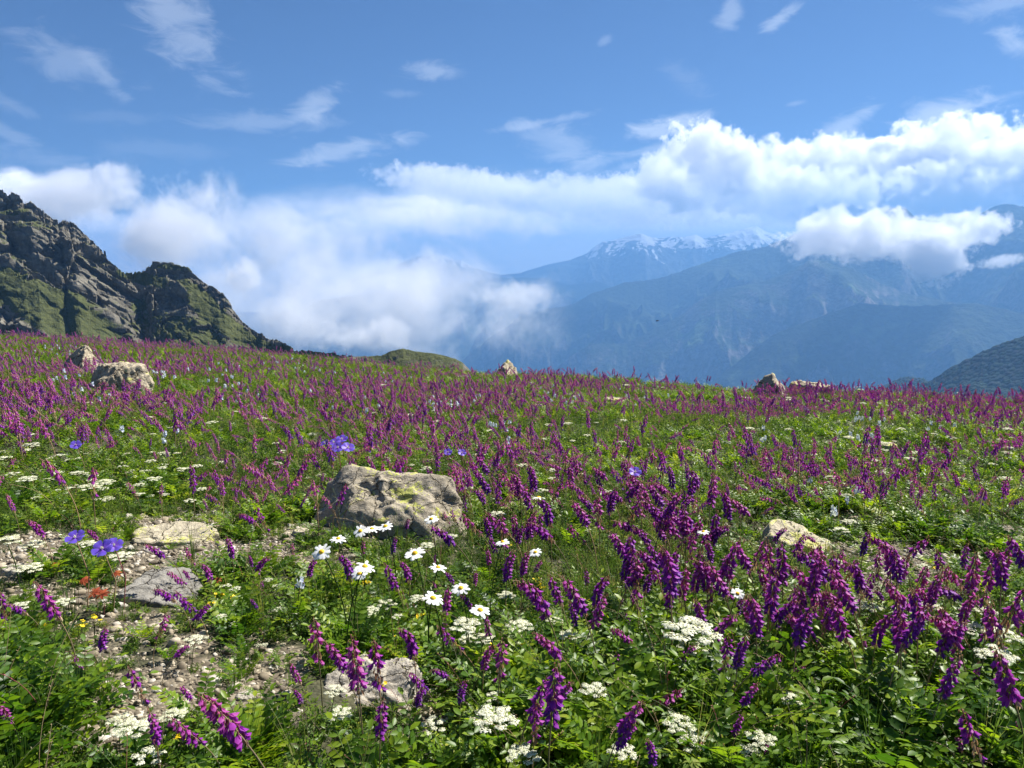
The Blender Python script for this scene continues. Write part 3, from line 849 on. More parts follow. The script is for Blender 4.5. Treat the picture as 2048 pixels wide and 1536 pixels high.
def grass_tuft(seed, k, h, w, spread=.5, mat=None):
    rng.seed(seed); mb = MB()
    for i in range(k):
        a = U(0, 6.283); L = h * U(.5, 1.15); bend = U(.1, 1.0) * spread; r = U(0, .02)
        b = np.array([math.cos(a) * r, math.sin(a) * r, -.005]); o = np.array([math.cos(a), math.sin(a), 0]); s = np.array([-math.sin(a), math.cos(a), 0]) * w
        V = []
        for j in range(5):
            u = j / 4; p = b + Zv * L * (u - .25 * bend * u * u) + o * L * bend * u * u; V += [p - s * (1 - u * .92), p + s * (1 - u * .92)]
        mb.add(V, [(2 * j, 2 * j + 1, 2 * j + 3, 2 * j + 2) for j in range(4)], mat=0, tone=U(.1, .85))
    return mb.obj("tuft", [mat or m_grass], linked=False)


PROTO = bpy.data.collections.new("prototypes")


def proto_set(name, objs):
    c = bpy.data.collections.new(name)
    for i, o in enumerate(objs):
        o.name = "%s_%02d" % (name, i); c.objects.link(o)
    return c


def scatter(name, coll, pos, rot, scl, idx, label, cat):
    """one object carrying its instances"""
    me = bpy.data.meshes.new(name); me.vertices.add(len(pos)); me.vertices.foreach_set('co', np.asarray(pos, np.float32).ravel())
    a = me.attributes.new('rot', 'FLOAT_VECTOR', 'POINT'); a.data.foreach_set('vector', np.asarray(rot, np.float32).ravel())
    a = me.attributes.new('scl', 'FLOAT', 'POINT'); a.data.foreach_set('value', np.asarray(scl, np.float32))
    a = me.attributes.new('idx', 'INT', 'POINT'); a.data.foreach_set('value', np.asarray(idx, np.int32))
    o = link(bpy.data.objects.new(name, me))
    ng = bpy.data.node_groups.new(name, 'GeometryNodeTree')
    ng.interface.new_socket('Geometry', in_out='INPUT', socket_type='NodeSocketGeometry'); ng.interface.new_socket('Geometry', in_out='OUTPUT', socket_type='NodeSocketGeometry')
    T = NT(ng); gi = T.new('NodeGroupInput'); go = T.new('NodeGroupOutput')
    ci = T.new('GeometryNodeCollectionInfo'); ci.inputs['Collection'].default_value = coll
    ci.inputs['Separate Children'].default_value = True; ci.inputs['Reset Children'].default_value = True
    def na(n, ty):
        x = T.new('GeometryNodeInputNamedAttribute', data_type=ty); x.inputs['Name'].default_value = n
        return [s for s in x.outputs if s.enabled and s.name == 'Attribute'][0]
    ip = T.new('GeometryNodeInstanceOnPoints')
    T.set(ip.inputs['Points'], gi.outputs[0]); T.set(ip.inputs['Instance'], ci.outputs[0]); ip.inputs['Pick Instance'].default_value = True
    T.set(ip.inputs['Instance Index'], na('idx', 'INT'))
    T.set(ip.inputs['Rotation'], T.new('FunctionNodeEulerToRotation', {0: na('rot', 'FLOAT_VECTOR')}))
    sv = T.new('ShaderNodeCombineXYZ', {0: na('scl', 'FLOAT'), 1: na('scl', 'FLOAT'), 2: na('scl', 'FLOAT')})
    T.set(ip.inputs['Scale'], sv); T.set(go.inputs[0], ip.outputs[0])
    o.modifiers.new("scatter", 'NODES').node_group = ng
    tag(o, label, cat, kind='stuff')
    return o


# ------------------------------------------------------------------ sweetvetch (the nodding purple spikes)
def raceme_curve(lean, L=.1, H=.16, bow=.5):
    """stem rises from the origin, its upper part leans by `lean` degrees towards +X; returns stem points, spike points"""
    th = R(lean)
    d = np.array([math.sin(th), 0, math.cos(th)])
    top = np.array([math.sin(th) * .5 * H, 0, H * (.62 + .38 * math.cos(th))])          # where the spike starts
    t = np.linspace(0, 1, 8)[:, None]
    c1 = np.array([0, 0, H * .45]); c2 = top - d * H * .35
    st = (1 - t) ** 3 * np.zeros(3) + 3 * (1 - t) ** 2 * t * c1 + 3 * (1 - t) * t ** 2 * c2 + t ** 3 * top
    n = 12; pts = [top]; th2 = th
    for i in range(n):
        pts.append(pts[-1] + np.array([math.sin(th2), 0, math.cos(th2)]) * L / n)
        th2 += R(bow * 3.0) * (i / n)
    return st, np.array(pts)


def pea_flower(mb, p, dr, out, s, tone, lod):
    """one hanging flower: p where it hangs, dr its direction, out = side away from the stalk"""
    side = unit(np.cross(dr, out)); o = unit(np.cross(side, dr))
    L = .0170 * s
    if lod == 0:
        # keel: a flattened boat
        rings = [(0.0, .0010, 0), (.35, .0024, .0006), (.75, .0029, .0020), (1.0, .0009, .0038)]; V = []
        for (t, r, b) in rings:
            for k in range(5):
                w = 2 * math.pi * k / 5
                V.append(p + dr * L * t + o * (b * s + r * s * math.cos(w) * 1.35) + side * r * s * math.sin(w) * .75)
        q = [(i * 5 + k, i * 5 + (k + 1) % 5, (i + 1) * 5 + (k + 1) % 5, (i + 1) * 5 + k) for i in range(3) for k in range(5)]
        mb.add(V, q, mat=0, tone=np.repeat([tone + .12, tone, tone - .08, tone - .2], 5))
        # banner, turned up and outwards, and two wings
        bd = unit(dr * .8 + o * U(.4, .85) + side * U(-.2, .2))
        mb.leaf(p, bd, unit(o - dr * .3), L * .95, .0105 * s, 0, tone + .22, 0, -.12, -.35)
        for k in (-1, 1):
            mb.leaf(p + o * .001, unit(dr + side * k * U(.15, .42) + o * U(-.05, .25)), side * k, L * U(.85, 1.0), .0068 * s, 0, tone + .05, 0, .1, .2)
    else:
        mb.leaf(p, unit(dr + o * .3), unit(o), L * 1.0, .0108 * s, 0, tone + .1, 1, -.1, -.6)
        mb.leaf(p, dr, side, L * 1.05, .0085 * s, 0, tone - .08, 1, 0, .4)


def make_raceme(seed, lean, lod, nfl=22, L=.1, H=.16, violet=0.0, fade=0.15, bow=.5):
    rng.seed(seed)
    st, rp = raceme_curve(lean, L, H, bow)
    stem = MB(); pet = MB(); cal = MB()
    stem.tube(np.vstack([st, rp[1:]]), .0017 if lod == 0 else .0016, .0007, 4 if lod == 0 else 3, 0, U(.3, .5), .95)
    th = R(lean); down = np.array([0, 0, -1.0])
    n = nfl if lod == 0 else int(nfl * .75)
    for i in range(n):
        u = (i + U(0, 1)) / n; x = u * 12; k = min(11, int(x)); b = rp[k] * (1 - x + k) + rp[k + 1] * (x - k)
        ax = unit(rp[k + 1] - rp[k]); a = i * 2.4 + U(-.4, .4)
        e1 = unit(np.cross(ax, [0, 1, .01])); e2 = np.cross(ax, e1)
        out = e1 * math.cos(a) + e2 * math.sin(a); out = unit(out + down * .15 * (1 + math.sin(th)))
        pb = b + out * .0045 + Zv * .001
        dr = unit(down * 1.0 + out * U(.12, .50) - ax * .12)
        tone = np.clip(.74 - violet * (1 - u) * .8 + U(-.13, .13) + .12 * u, .02, .98)
        ms = 0.72 + .28 * math.sin(math.pi * min(1, u * 1.15 + .1))
        if u > .90:                                          # buds at the tip
            cal.tube([pb, pb + dr * .004, pb + dr * .0075], .0014, .0004, 4 if lod == 0 else 3, 0, U(.4, 1)); continue
        if u < fade and U(0, 1) < .75:                      # withered lowest flowers
            cal.leaf(pb, dr, out, .015, .005, 0, U(.55, 1), lod, .1, .5); cal.leaf(pb, unit(dr + .3 * rng.normal(size=3)), e2, .013, .004, 0, U(.4, .9), 1); continue
        if lod == 0: stem.tube([b, b + out * .003 + Zv * .002, pb], .0006, .0006, 3, 0, .9)
        cal.tube([pb - dr * .001, pb + dr * .0025, pb + dr * .006], .0012, .0020 if lod == 0 else .0036, 5 if lod == 0 else 3, 0, U(.05, .5))
        pea_flower(pet, pb + dr * .003, dr, out, ms * U(.9, 1.12), tone, lod)
    ctr = rp.mean(0) - np.array([0, 0, .006])
    return stem, pet, cal, ctr, L


LEANS = [4, 22, 42, 65]
VARS = []       # near prototypes: list of dict(lean, meshes, centre)
for li, lean in enumerate(LEANS):
    for sd in range(4):
        stem, pet, cal, ctr, L0 = make_raceme(100 + li * 10 + sd, lean, 0, nfl=[28, 36, 24, 40][sd], L=.1, H=[.15, .20, .13, .17][sd], violet=[.35, .7, .2, .5][sd], fade=[.12, .05, .45, .2][sd], bow=[.5, 2.5, .2, 5][sd])
        o1 = stem.obj("stem", [m_stem], linked=False); o2 = pet.obj("petals", [m_petal], linked=False); o3 = cal.obj("calyx", [m_calyx], linked=False)
        VARS.append(dict(lean=lean, seed=sd, me=(o1.data, o2.data, o3.data), ctr=ctr))
far_v = []; FARC = []
for li, lean in enumerate(LEANS):
    for sd in range(3):
        stem, pet, cal, ctr, L0 = make_raceme(300 + li * 10 + sd, lean, 1, nfl=[28, 34, 24][sd], L=.1, H=[.13, .16, .11][sd], violet=[.3, .6, .1][sd], fade=[.12, .30, .55][sd], bow=[.5, 2.5, 4][sd])
        mb = MB(); base = 0
        for k, src in enumerate((stem, pet, cal)):
            mb.v += src.v; mb.tone += src.tone
            if src.q: mb.q += [x + base for x in src.q]; mb.qm += [k] * sum(len(x) for x in src.q)
            if src.t: mb.t += [x + base for x in src.t]; mb.tm += [k] * sum(len(x) for x in src.t)
            base += src.n
        far_v.append(mb.obj("spike", [m_stem, m_petal, m_calyx], linked=False)); FARC.append(lean)


# ------------------------------------------------------------------ white umbels, speedwell, daisies, cranesbill, yellow flowers
def make_umbel(seed, R0=.03, H=.11, k=11, lod=0):
    rng.seed(seed); st = MB(); fl = MB()
    lean = np.array([U(-.2, .2), U(-.2, .2), 0]); top = np.array([0, 0, H]) + lean * H
    st.tube([np.zeros(3), np.array([0, 0, H * .5]) + lean * H * .3, top - Zv * .012], .0014, .001, 4, 0, .15)
    for i in range(k):
        r = R0 * math.sqrt((i + .5) / k); a = i * 2.4 + U(-.3, .3)
        c = top + np.array([math.cos(a) * r, math.sin(a) * r, -.18 * r * r / R0 + U(-.002, .002)])
        st.tube([top - Zv * .012, (c + top - Zv * .012) / 2 + (c - top) * .15, c - Zv * .002], .0006, .0005, 3, 0, .1)
        m = 21 if lod == 0 else 5; rr = R0 * .27
        for j in range(m):
            q = rr * math.sqrt((j + .4) / m) * U(.85, 1.15); w = j * 2.4 + a
            p = c + np.array([math.cos(w) * q, math.sin(w) * q, .0025 - 10.0 * q * q + U(-.0006, .0006)])
            nrm = unit(Zv + np.array([math.cos(w), math.sin(w), 0]) * q / rr * .7 + rng.normal(size=3) * .25)
            e1 = unit(np.cross(nrm, [.3, 1, .2])); e2 = np.cross(nrm, e1); s = (.0023 if lod == 0 else .0042) * R0 / .03 * U(.8, 1.2)
            V = [p + nrm * s * .25]; nn = 5
            for g in range(nn * 2):
                rad = s if g % 2 == 0 else s * .55
                an = math.pi * g / nn + w; V.append(p + (e1 * math.cos(an) + e2 * math.sin(an)) * rad)
            fl.add(V, (), [(0, 1 + g, 1 + (g + 1) % (2 * nn)) for g in range(2 * nn)], 0, U(.35, 1))
    return st, fl


def make_speedwell(seed, H=.16, n=16):
    rng.seed(seed); st = MB(); fl = MB(); ln = U(-.12, .12)
    P0 = lambda u: np.array([ln * H * u * u, 0, H * u])
    st.tube([P0(u) for u in np.linspace(0, 1, 6)], .0014, .0007, 4, 0, .12)
    for i in range(6):
        a = i * 1.57; st.leaf(P0(.1 + .07 * i), np.array([math.cos(a), math.sin(a), .6]), Zv, .022, .007, 0, .1, 0)
    for i in range(n):
        u = .80 + .19 * (i + U(0, 1)) / n; a = i * 2.4; o = np.array([math.cos(a), math.sin(a), U(.1, .5)]); p = P0(u) + unit(o) * .013 * (1.35 - u * .8)
        nrm = unit(o + rng.normal(size=3) * .2); e1 = unit(np.cross(nrm, [.1, .2, 1])); e2 = np.cross(nrm, e1); s = .0098 * (1.1 - .5 * (u - .70) / .30)
        for k in range(4):
            w = k * 1.571 + U(-.1, .1); d = e1 * math.cos(w) + e2 * math.sin(w)
            fl.leaf(p, unit(d + nrm * .25), nrm, s, s * .95, 0, U(.2, 1), 0, .15, -.1)
    return st, fl


def make_daisy(seed, tilt, H=.2, rad=.021):
    rng.seed(seed); st = MB(); ry = MB(); ds = MB(); lf = MB()
    ln = np.array([U(-.25, .25), U(-.15, .15), 0]); top = np.array([0, 0, H]) + ln * H
    st.tube([(1 - t) ** 2 * np.zeros(3) + 2 * t * (1 - t) * np.array([0, 0, H * .6]) + t * t * top for t in np.linspace(0, 1, 8)], .0014, .0011, 5, 0, .12)
    nrm = unit(np.array([math.sin(tilt[0]), -math.sin(tilt[1]), 1.0])); e1 = unit(np.cross(nrm, [0, 1, .05])); e2 = np.cross(nrm, e1)
    n = rng.randint(13, 19)
    for i in range(n):
        a = 2 * math.pi * i / n + U(-.14, .14); d = e1 * math.cos(a) + e2 * math.sin(a); L = rad * U(.60, .82)
        b = top + d * rad * .22; s = np.cross(nrm, d); dr = U(-.12, .45)
        f = lambda t, w, h=0: b + d * L * t + s * .0062 * w + nrm * (.002 - L * dr * t * t + h)
        V = [f(0, -.3), f(0, .3), f(.4, -.5), f(.4, 0, .0004), f(.4, .5), f(.85, -.5), f(.85, 0, .0005), f(.85, .5), f(1, -.22), f(1.0, .22)]
        ry.add(V, [(2, 3, 6, 5), (3, 4, 7, 6), (5, 6, 9, 8)], [(0, 3, 2), (0, 1, 3), (1, 4, 3), (6, 7, 9)], 0, U(.5, 1))
    V = [top + nrm * .0062]; q = []; t3 = []
    for (rr, hh) in ((.45, .0055), (.8, .0042), (1.0, .0015)):
        for k in range(10):
            w = .6283 * k; V.append(top + (e1 * math.cos(w) + e2 * math.sin(w)) * rad * .30 * rr + nrm * (hh + U(-.0004, .0004)))
    for k in range(10):
        t3.append((0, 1 + k, 1 + (k + 1) % 10))
        for j in (0, 10): q.append((1 + j + k, 11 + j + k, 11 + j + (k + 1) % 10, 1 + j + (k + 1) % 10))
    ds.add(V, q, t3, 0, np.concatenate([[.2], np.full(10, .4), np.full(10, .8), np.full(10, 1)]))
    lf.tube([top - nrm * .004, top - nrm * .001, top + nrm * .001], .002, rad * .3, 8, 0, .1)
    return st, ry, ds, lf


def make_cranesbill(seed, tilt, H=.13, rad=.019):
    rng.seed(seed); st = MB(); pt = MB(); ct = MB()
    top = np.array([U(-.1, .1) * H, 0, H]); st.tube([np.zeros(3), np.array([0.01, 0, H * .5]), top], .0013, .001, 5, 0, .75)
    nrm = unit(np.array([math.sin(tilt[0]), -math.sin(tilt[1]), 1.0])); e1 = unit(np.cross(nrm, [0, 1, .05])); e2 = np.cross(nrm, e1); a0 = U(0, 1)
    for i in range(5):
        a = 2 * math.pi * i / 5 + a0; d = e1 * math.cos(a) + e2 * math.sin(a); s = np.cross(nrm, d)
        prof = [(0, .08), (.25, .19), (.5, .36), (.75, .47), (.92, .42), (1.0, .24)]; V = []; tn = []
        for (t, w) in prof:
            for k in (-1, -.5, 0, .5, 1):
                V.append(top + d * rad * t + s * rad * w * k + nrm * (rad * (.28 * t - .05 * t * t) - .0008 * (k * k) + .0006 * math.sin(9 * k + i))); tn.append(.02 + t * .9 - .05 * abs(k))
        q = [(r * 5 + k, r * 5 + k + 1, (r + 1) * 5 + k + 1, (r + 1) * 5 + k) for r in range(5) for k in range(4)]
        pt.add(V, q, mat=0, tone=tn)
    ct.tube([top, top + nrm * .004, top + nrm * .009], .0016, .0006, 6, 0, .8)
    for i in range(8):
        a = .785 * i; ct.tube([top, top + nrm * .004 + (e1 * math.cos(a) + e2 * math.sin(a)) * .003], .0003, .0005, 3, 0, .9)
    return st, pt, ct


def make_yellow(seed, H=.09, k=4):
    rng.seed(seed); st = MB(); fl = MB()
    for i in range(k):
        top = np.array([U(-.016, .016), U(-.016, .016), H * U(.8, 1.05)]); st.tube([np.zeros(3), top * [.6, .6, .6], top], .0009, .0007, 3, 0, .1)
        nrm = unit(Zv + rng.normal(size=3) * .5); e1 = unit(np.cross(nrm, [0, 1, .05])); e2 = np.cross(nrm, e1)
        for j in range(5):
            a = 1.2566 * j; d = e1 * math.cos(a) + e2 * math.sin(a); fl.leaf(top, unit(d + nrm * .4), nrm, .0075, .0062, 0, U(.2, 1), 0, .1, -.2)
    return st, fl
# ------------------------------------------------------------------ rocks
def rock_mat(name, dark, light, lichen=.5, lich_col=(.42, .45, .09), scale=1.0, seed=0.0):
    m, N = new_mat(name)
    tco = N.new('ShaderNodeTexCoord').outputs['Object']
    mp = N.new('ShaderNodeMapping', {'Vector': tco, 'Location': (seed, seed * 2, 0)})
    n1 = N.noise(mp, 9 * scale, 9, .68); n2 = N.noise(mp, 45 * scale, 7, .7); n3 = N.noise(mp, 150 * scale, 4, .7)
    ml = N.new('ShaderNodeMapping', {'Vector': mp, 'Scale': (1, 1, 3.5), 'Rotation': (.2, .35, 0)}); nl = N.noise(ml, 22 * scale, 7, .65, .5)
    f = N.m('ADD', N.m('MULTIPLY', n1, .4), N.m('ADD', N.m('MULTIPLY', n2, .35), N.m('MULTIPLY', nl, .25)))
    c = N.ramp(f, [(.30, tuple(x * .55 for x in dark)), (.42, dark), (.55, tuple((a + b) / 2 for a, b in zip(dark, light))), (.68, light)])
    c = N.mix(N.mr(n3, .35, .65), N.mix(1.0, c, (.76, .74, .7, 1), 'MULTIPLY'), c)
    c = N.mix(N.m('MULTIPLY', N.mr(n2, .56, .63), .65), c, (.035, .034, .03, 1))
    vc = N.new('ShaderNodeTexVoronoi', {'Vector': N.new('ShaderNodeVectorMath', {0: mp, 1: N.new('ShaderNodeVectorMath', {0: N.new('ShaderNodeTexNoise', {'Vector': mp, 'Scale': 14 * scale, 'Detail': 5.0}).outputs['Color'], 1: (.09 / scale,) * 3}, operation='MULTIPLY').outputs[0]}, operation='ADD').outputs[0], 'Scale': 6.5 * scale}, feature='DISTANCE_TO_EDGE')
    crk = N.mr(vc.outputs[0], .0, .02)
    c = N.mix(crk, N.mix(1.0, c, (.30, .27, .23, 1), 'MULTIPLY'), c)
    # crusty lichen: rounded yellow-green patches on upward faces
    nw = N.new('ShaderNodeMix', {0: .12}, data_type='RGBA'); N.set(nw.inputs[6], mp); N.set(nw.inputs[7], N.new('ShaderNodeTexNoise', {'Vector': mp, 'Scale': 60 * scale}).outputs['Color'])
    vo = N.new('ShaderNodeTexVoronoi', {'Vector': nw.outputs[2], 'Scale': 22 * scale})
    la = N.m('ADD', N.m('MULTIPLY', N.noise(mp, 7 * scale, 3, .5), 1.0), N.m('MULTIPLY', vo.outputs['Distance'], -.35))
    la = N.m('ADD', la, N.m('MULTIPLY', N.m('SUBTRACT', n2, .5), .35))
    gz_ = N.new('ShaderNodeSeparateXYZ', {0: N.new('ShaderNodeNewGeometry').outputs['Normal']}).outputs[2]
    la = N.m('ADD', la, N.m('MULTIPLY', N.m('SUBTRACT', gz_, .5), .08))
    lf = N.mr(la, .56 - lichen * .2, .60 - lichen * .2)
    c = N.mix(N.m('MULTIPLY', lf, .85), c, N.mix(N.mr(n3, .4, .6), (*[x * .7 for x in lich_col], 1), (*lich_col, 1)))
    bs = N.new('ShaderNodeBsdfPrincipled', {'Base Color': c, 'Roughness': .92}); N.set(bs.inputs['Specular IOR Level'], .2)
    bp = N.new('ShaderNodeBump', {'Height': N.m('ADD', N.m('ADD', N.m('MULTIPLY', n1, 1.5), n2), N.m('ADD', N.m('MULTIPLY', n3, .3), N.m('ADD', N.m('MULTIPLY', nl, .8), N.m('MULTIPLY', crk, 1.2)))), 'Distance': .007 / scale, 'Strength': .9}); N.set(bs.inputs['Normal'], bp)
    N.new('ShaderNodeOutputMaterial', {0: bs.outputs[0]})
    return m


def rock_mesh(size, seed, planes=(), nplanes=12, sub=6, rough=.05, flat=.0, bottom=-.5, smoothk=28):
    """a broken stone: unit ball cut by planes (normal, distance), weathered by noise, scaled to size"""
    bm = bmesh.new(); bmesh.ops.create_icosphere(bm, subdivisions=sub, radius=1)
    V = np.array([v.co[:] for v in bm.verts]); Fc = np.array([[v.index for v in f.verts] for f in bm.faces]); bm.free()
    rs = np.random.RandomState(seed); pl = [(np.array(n, float) / np.linalg.norm(n), d) for n, d in planes]
    for i in range(nplanes):
        n = rs.normal(size=3); n /= np.linalg.norm(n); pl.append((n, rs.uniform(.72, .95)))
    pw = fbm(V * 1.7 + seed, 3) * .10
    acc = np.zeros(len(V))
    for n, d in pl:
        c = V @ n; q = np.where(c > .05, (d + pw) / np.maximum(c, .05), 9.0)
        acc += np.exp(-smoothk * np.minimum(q, 3))
    r = -np.log(acc + 1e-290) / smoothk; r = np.minimum(r, .99)
    P_ = V * r[:, None]
    f1, c1 = facets(P_ * 3.2 + seed, seed, 1.0); f2, c2 = facets(P_ * 8 + seed, seed + 3, 1.0)
    dis = rough * (f1 * 1.0 + f2 * .45 - (1 - c1) * .35) + fbm(P_ * 3 + seed, 5) * rough * 1.3 + fbm(P_ * 14, 4) * rough * .5
    P_ = P_ + V * dis[:, None]
    P_ = P_ * np.array(size) * .5
    return P_, Fc


m_rk_big = rock_mat("lichen boulder stone", (.24, .21, .155), (.62, .55, .43), .56, (.50, .51, .12), 1.0, 3.3)
m_rk_slab = rock_mat("pale slab stone", (.36, .32, .23), (.72, .64, .48), .60, (.58, .58, .14), 1.3, 8.0)
m_rk_grey = rock_mat("grey slab stone", (.22, .21, .185), (.34, .325, .295), -.3, (.4, .4, .2), 1.2, 1.0)
m_rk_pale = rock_mat("pale grey stone", (.32, .29, .24), (.64, .59, .50), .25, (.5, .5, .14), 1.2, 5.0)
m_rk_far = rock_mat("weathered tan stone", (.32, .275, .20), (.64, .56, .42), .55, (.5, .48, .16), .45, 6.0)
ROCKS = []
# px, py of the foot, width px, height px (as seen), depth/width, planes, tilt, yaw, material, label, bury
RK = [
    ("boulder", 760, 1080, 385, 212, .70, [((0, -.32, .94), .50), ((.15, .25, .95), .62), ((-.62, -.30, .72), .60), ((.62, -.42, .66), .70), ((-.3, -.95, .10), .80), ((.4, -.92, .05), .84), ((.95, 0, .15), .9), ((-.95, .1, .1), .92)], 0, 0, m_rk_big, "big grey-brown boulder with yellow lichen patches, behind the daisies", 5, .03),
    ("flat_rock", 322, 1098, 205, 66, .6, [((0, -.15, 1), .45), ((-.1, -1, 0), .6), ((-.9, -.3, .2), .8)], 0, 4, m_rk_slab, "pale flat slab with yellow lichen spots beside the violet cranesbills", 21, .03),
    ("flat_rock", 298, 1222, 200, 92, .95, [((.05, -.12, 1), .3), ((-.3, -1, 0), .6), ((.9, .4, .1), .7)], 3, 12, m_rk_grey, "smooth dark grey slab with a crack lying in gravel", 33, .02),
    ("rock", 716, 1428, 285, 172, .8, [((.05, -.22, 1), .42), ((-.75, -.3, .6), .72), ((.3, -1, .1), .62), ((.9, -.3, .3), .8)], -3, -8, m_rk_pale, "light grey broken rock with a flat top in the lowest middle of the meadow", 44, .05),
    ("flat_rock", 1600, 1106, 165, 82, .7, [((.1, -.15, 1), .42), ((-.2, -1, -.1), .62), ((-.9, -.2, .1), .8)], 5, 10, m_rk_slab, "pale flat slab with thin yellow lichen in the gravel on the right slope", 57, .04),
    ("rock", 148, 750, 110, 66, .8, [((-.6, -.3, .7), .6), ((.5, -.5, .6), .65)], 0, 30, m_rk_far, "yellow lichened pointed rock behind the wider tan rock", 61, .12),
    ("rock", 208, 782, 145, 70, .8, [((0, 0, 1), .62), ((-.4, -.5, .75), .6), ((.3, -.9, .3), .7)], 0, 10, m_rk_far, "wide tan rock split by a crack in the upper left flowers", 75, .1),
    ("rock", 1555, 798, 84, 60, .8, [((-.6, -.4, .7), .45), ((.6, -.4, .7), .5), ((0, -.9, .4), .6)], 0, 5, m_rk_far, "pointed grey-tan rock standing up on the meadow edge", 82, .06),
    ("rock", 1632, 794, 96, 42, .7, [((0, 0, 1), .5)], 4, -10, m_rk_far, "low pale rock just right of the pointed rock on the meadow edge", 91, .05),
    ("rock", 1006, 746, 66, 42, .8, [((-.6, 0, .8), .5), ((.5, -.3, .8), .7)], 0, 0, m_rk_far, "brown rock on the skyline right of the small dark hill", 97, .1),
    ("stone", 925, 762, 34, 16, .8, [((0, 0, 1), .6)], 0, 0, m_rk_far, "small half hidden stone below the small dark hill", 103, .04),
    ("flat_rock", 1228, 806, 50, 16, .9, [((0, 0, 1), .5)], 3, 0, m_rk_slab, "small pale flat stone high in the middle of the meadow", 109, .03),
    ("flat_rock", 1778, 902, 42, 20, .8, [((0, 0, 1), .5)], 0, 0, m_rk_slab, "small bare pale stone among purple spikes on the right", 115, .02),
    ("stone", 230, 1338, 48, 34, .8, [((.2, -.6, .7), .6)], 0, 20, m_rk_pale, "small pale grey stone in leaves above the gravel patch", 121, .01),
    ("stone", 396, 1534, 78, 46, .8, [((0, 0, 1), .6), ((-.8, -.4, .4), .7)], 0, -20, m_rk_pale, "pale stone at the very bottom edge below the arching spikes", 127, .01),
    ("stone", 486, 1408, 46, 26, .8, [((0, 0, 1), .6)], 0, -20, m_rk_pale, "flat pale stone on the right side of the gravel patch", 131, .005),
    ("stone", 228, 1415, 34, 26, .9, [], 0, 20, m_rk_slab, "small tan stone at the left side of the gravel patch", 137, .005),
    ("stone", 1020, 1020, 66, 22, .8, [((0, 0, 1), .5)], 0, 0, m_rk_slab, "low pale stone between the boulder and the dense purple spikes", 141, .02),
    ("stone", 1700, 1052, 44, 16, .8, [((0, 0, 1), .6)], 0, 0, m_rk_pale, "small flat stone just right of the slab on the right slope", 143, .01),
    ("stone", 600, 1075, 40, 20, .8, [((0, 0, 1), .6)], 0, 0, m_rk_slab, "small tan stone on gravel left of the big boulder", 149, .005),
    ("stone", 20, 1155, 70, 36, .8, [((0, 0, 1), .6)], 0, 0, m_rk_pale, "pale tan stone at the left edge near white umbels", 151, .01),
]
for (nm, px, py, w, h, dep, planes, tlt, yaw, mat, lab, seed, bury) in RK:
    g = hit_ground(px, py)
    while g is None: py += 3; g = hit_ground(px, py)
    dist = math.hypot(g[0], g[1]); wm = w / F * g[1]
    vis = h / F * g[1]; slope = CAMZ / dist + .0
    ang = math.atan2(CAMZ - g[2], dist); dm = wm * dep
    hm = max(.35 * vis, (vis - dm * math.sin(ang)) / math.cos(ang)) + bury
    Pv, Fc = rock_mesh((wm, dm, hm * 2 if nm != "flat_rock" else hm * 2), seed, planes, 9 if nm != "flat_rock" else 7, 6 if w > 100 else 5, .028 if w > 300 else (.022 if nm == 'flat_rock' else .04))
    ex = Pv[:, 0].max() - Pv[:, 0].min(); Pv *= wm / ex; ztop = Pv[:, 2].max(); Pv[:, 2] *= hm / ztop
    me = mesh_from(nm, Pv, Fc, mat, smooth=True)
    try: me.shade_auto_smooth
    except Exception: pass
    o = link(bpy.data.objects.new(nm, me))
    o.location = (g[0], g[1] + dm * .42, gz(g[0], g[1] + dm * .42) - bury); o.rotation_euler = (0, R(tlt), R(yaw))
    tag(o, lab, 'rock'); ROCKS.append((o.location.x, o.location.y, wm * .48, dm * .48, o, Pv[:, 2].max() - bury))


def on_rock(x, y, m=1.0):
    y = y + 0.0
    b = np.zeros(len(x), bool)
    for (cx, cy, rx, ry, _, _) in ROCKS: b |= ((x - cx) / (rx * m)) ** 2 + ((y - cy) / (ry * m)) ** 2 < 1
    return b
# ------------------------------------------------------------------ ground cover
COV = proto_set("leafy", [vetch_clump(1, 0, 7, .11, 7, .022, .0105), vetch_clump(2, 0, 8, .13, 8, .026, .0125), vetch_clump(3, 0, 6, .085, 8, .017, .0070), vetch_clump(4, 0, 7, .12, 6, .028, .0140),
      fine_clump(5, 34, .085, .0028), fine_clump(6, 44, .07, .0020), fine_clump(7, 26, .10, .0036), palmate_clump(8), palmate_clump(9, 12),
      grass_tuft(10, 26, .12, .0011, .5), grass_tuft(11, 34, .09, .0009, .9), grass_tuft(12, 18, .16, .0010, .35), fine_clump(13, 30, .03, .0045), wiry(14), wiry(15, 4), fine_clump(16, 40, .035, .0032)])
COVF = proto_set("leafy_far", [vetch_clump(21, 1, 8, .12, 7, .026, .012), vetch_clump(22, 1, 8, .13, 6, .030, .014), fine_clump(23, 26, .11, .0052), fine_clump(24, 22, .09, .0065), grass_tuft(25, 16, .15, .0022, .6), vetch_clump(26, 1, 7, .10, 6, .022, .012)])


def sample_polar(n, r0, r1, amax, amin=None, seed=0, power=1.0):
    rs = np.random.RandomState(seed)
    amin = -amax if amin is None else amin
    r = np.sqrt(rs.uniform(r0 * r0, r1 * r1, n)); a = np.radians(rs.uniform(amin, amax, n))
    return r * np.sin(a), r * np.cos(a), rs


def edge_of(x, y):
    return np.interp(np.degrees(np.arctan2(x, y)), _daz, _dd)


def front_low(x, y):
    """low growth round the feet of the stones"""
    f = np.ones(len(x))
    for (cx, cy, rx, ry, _, _) in ROCKS:
        q = np.hypot((x - cx) / (rx * 1.25 + .02), (y - cy + ry * .9) / (ry * 1.9 + .05)); f = np.minimum(f, .38 + .62 * sstep(.75, 1.15, q))
    return f


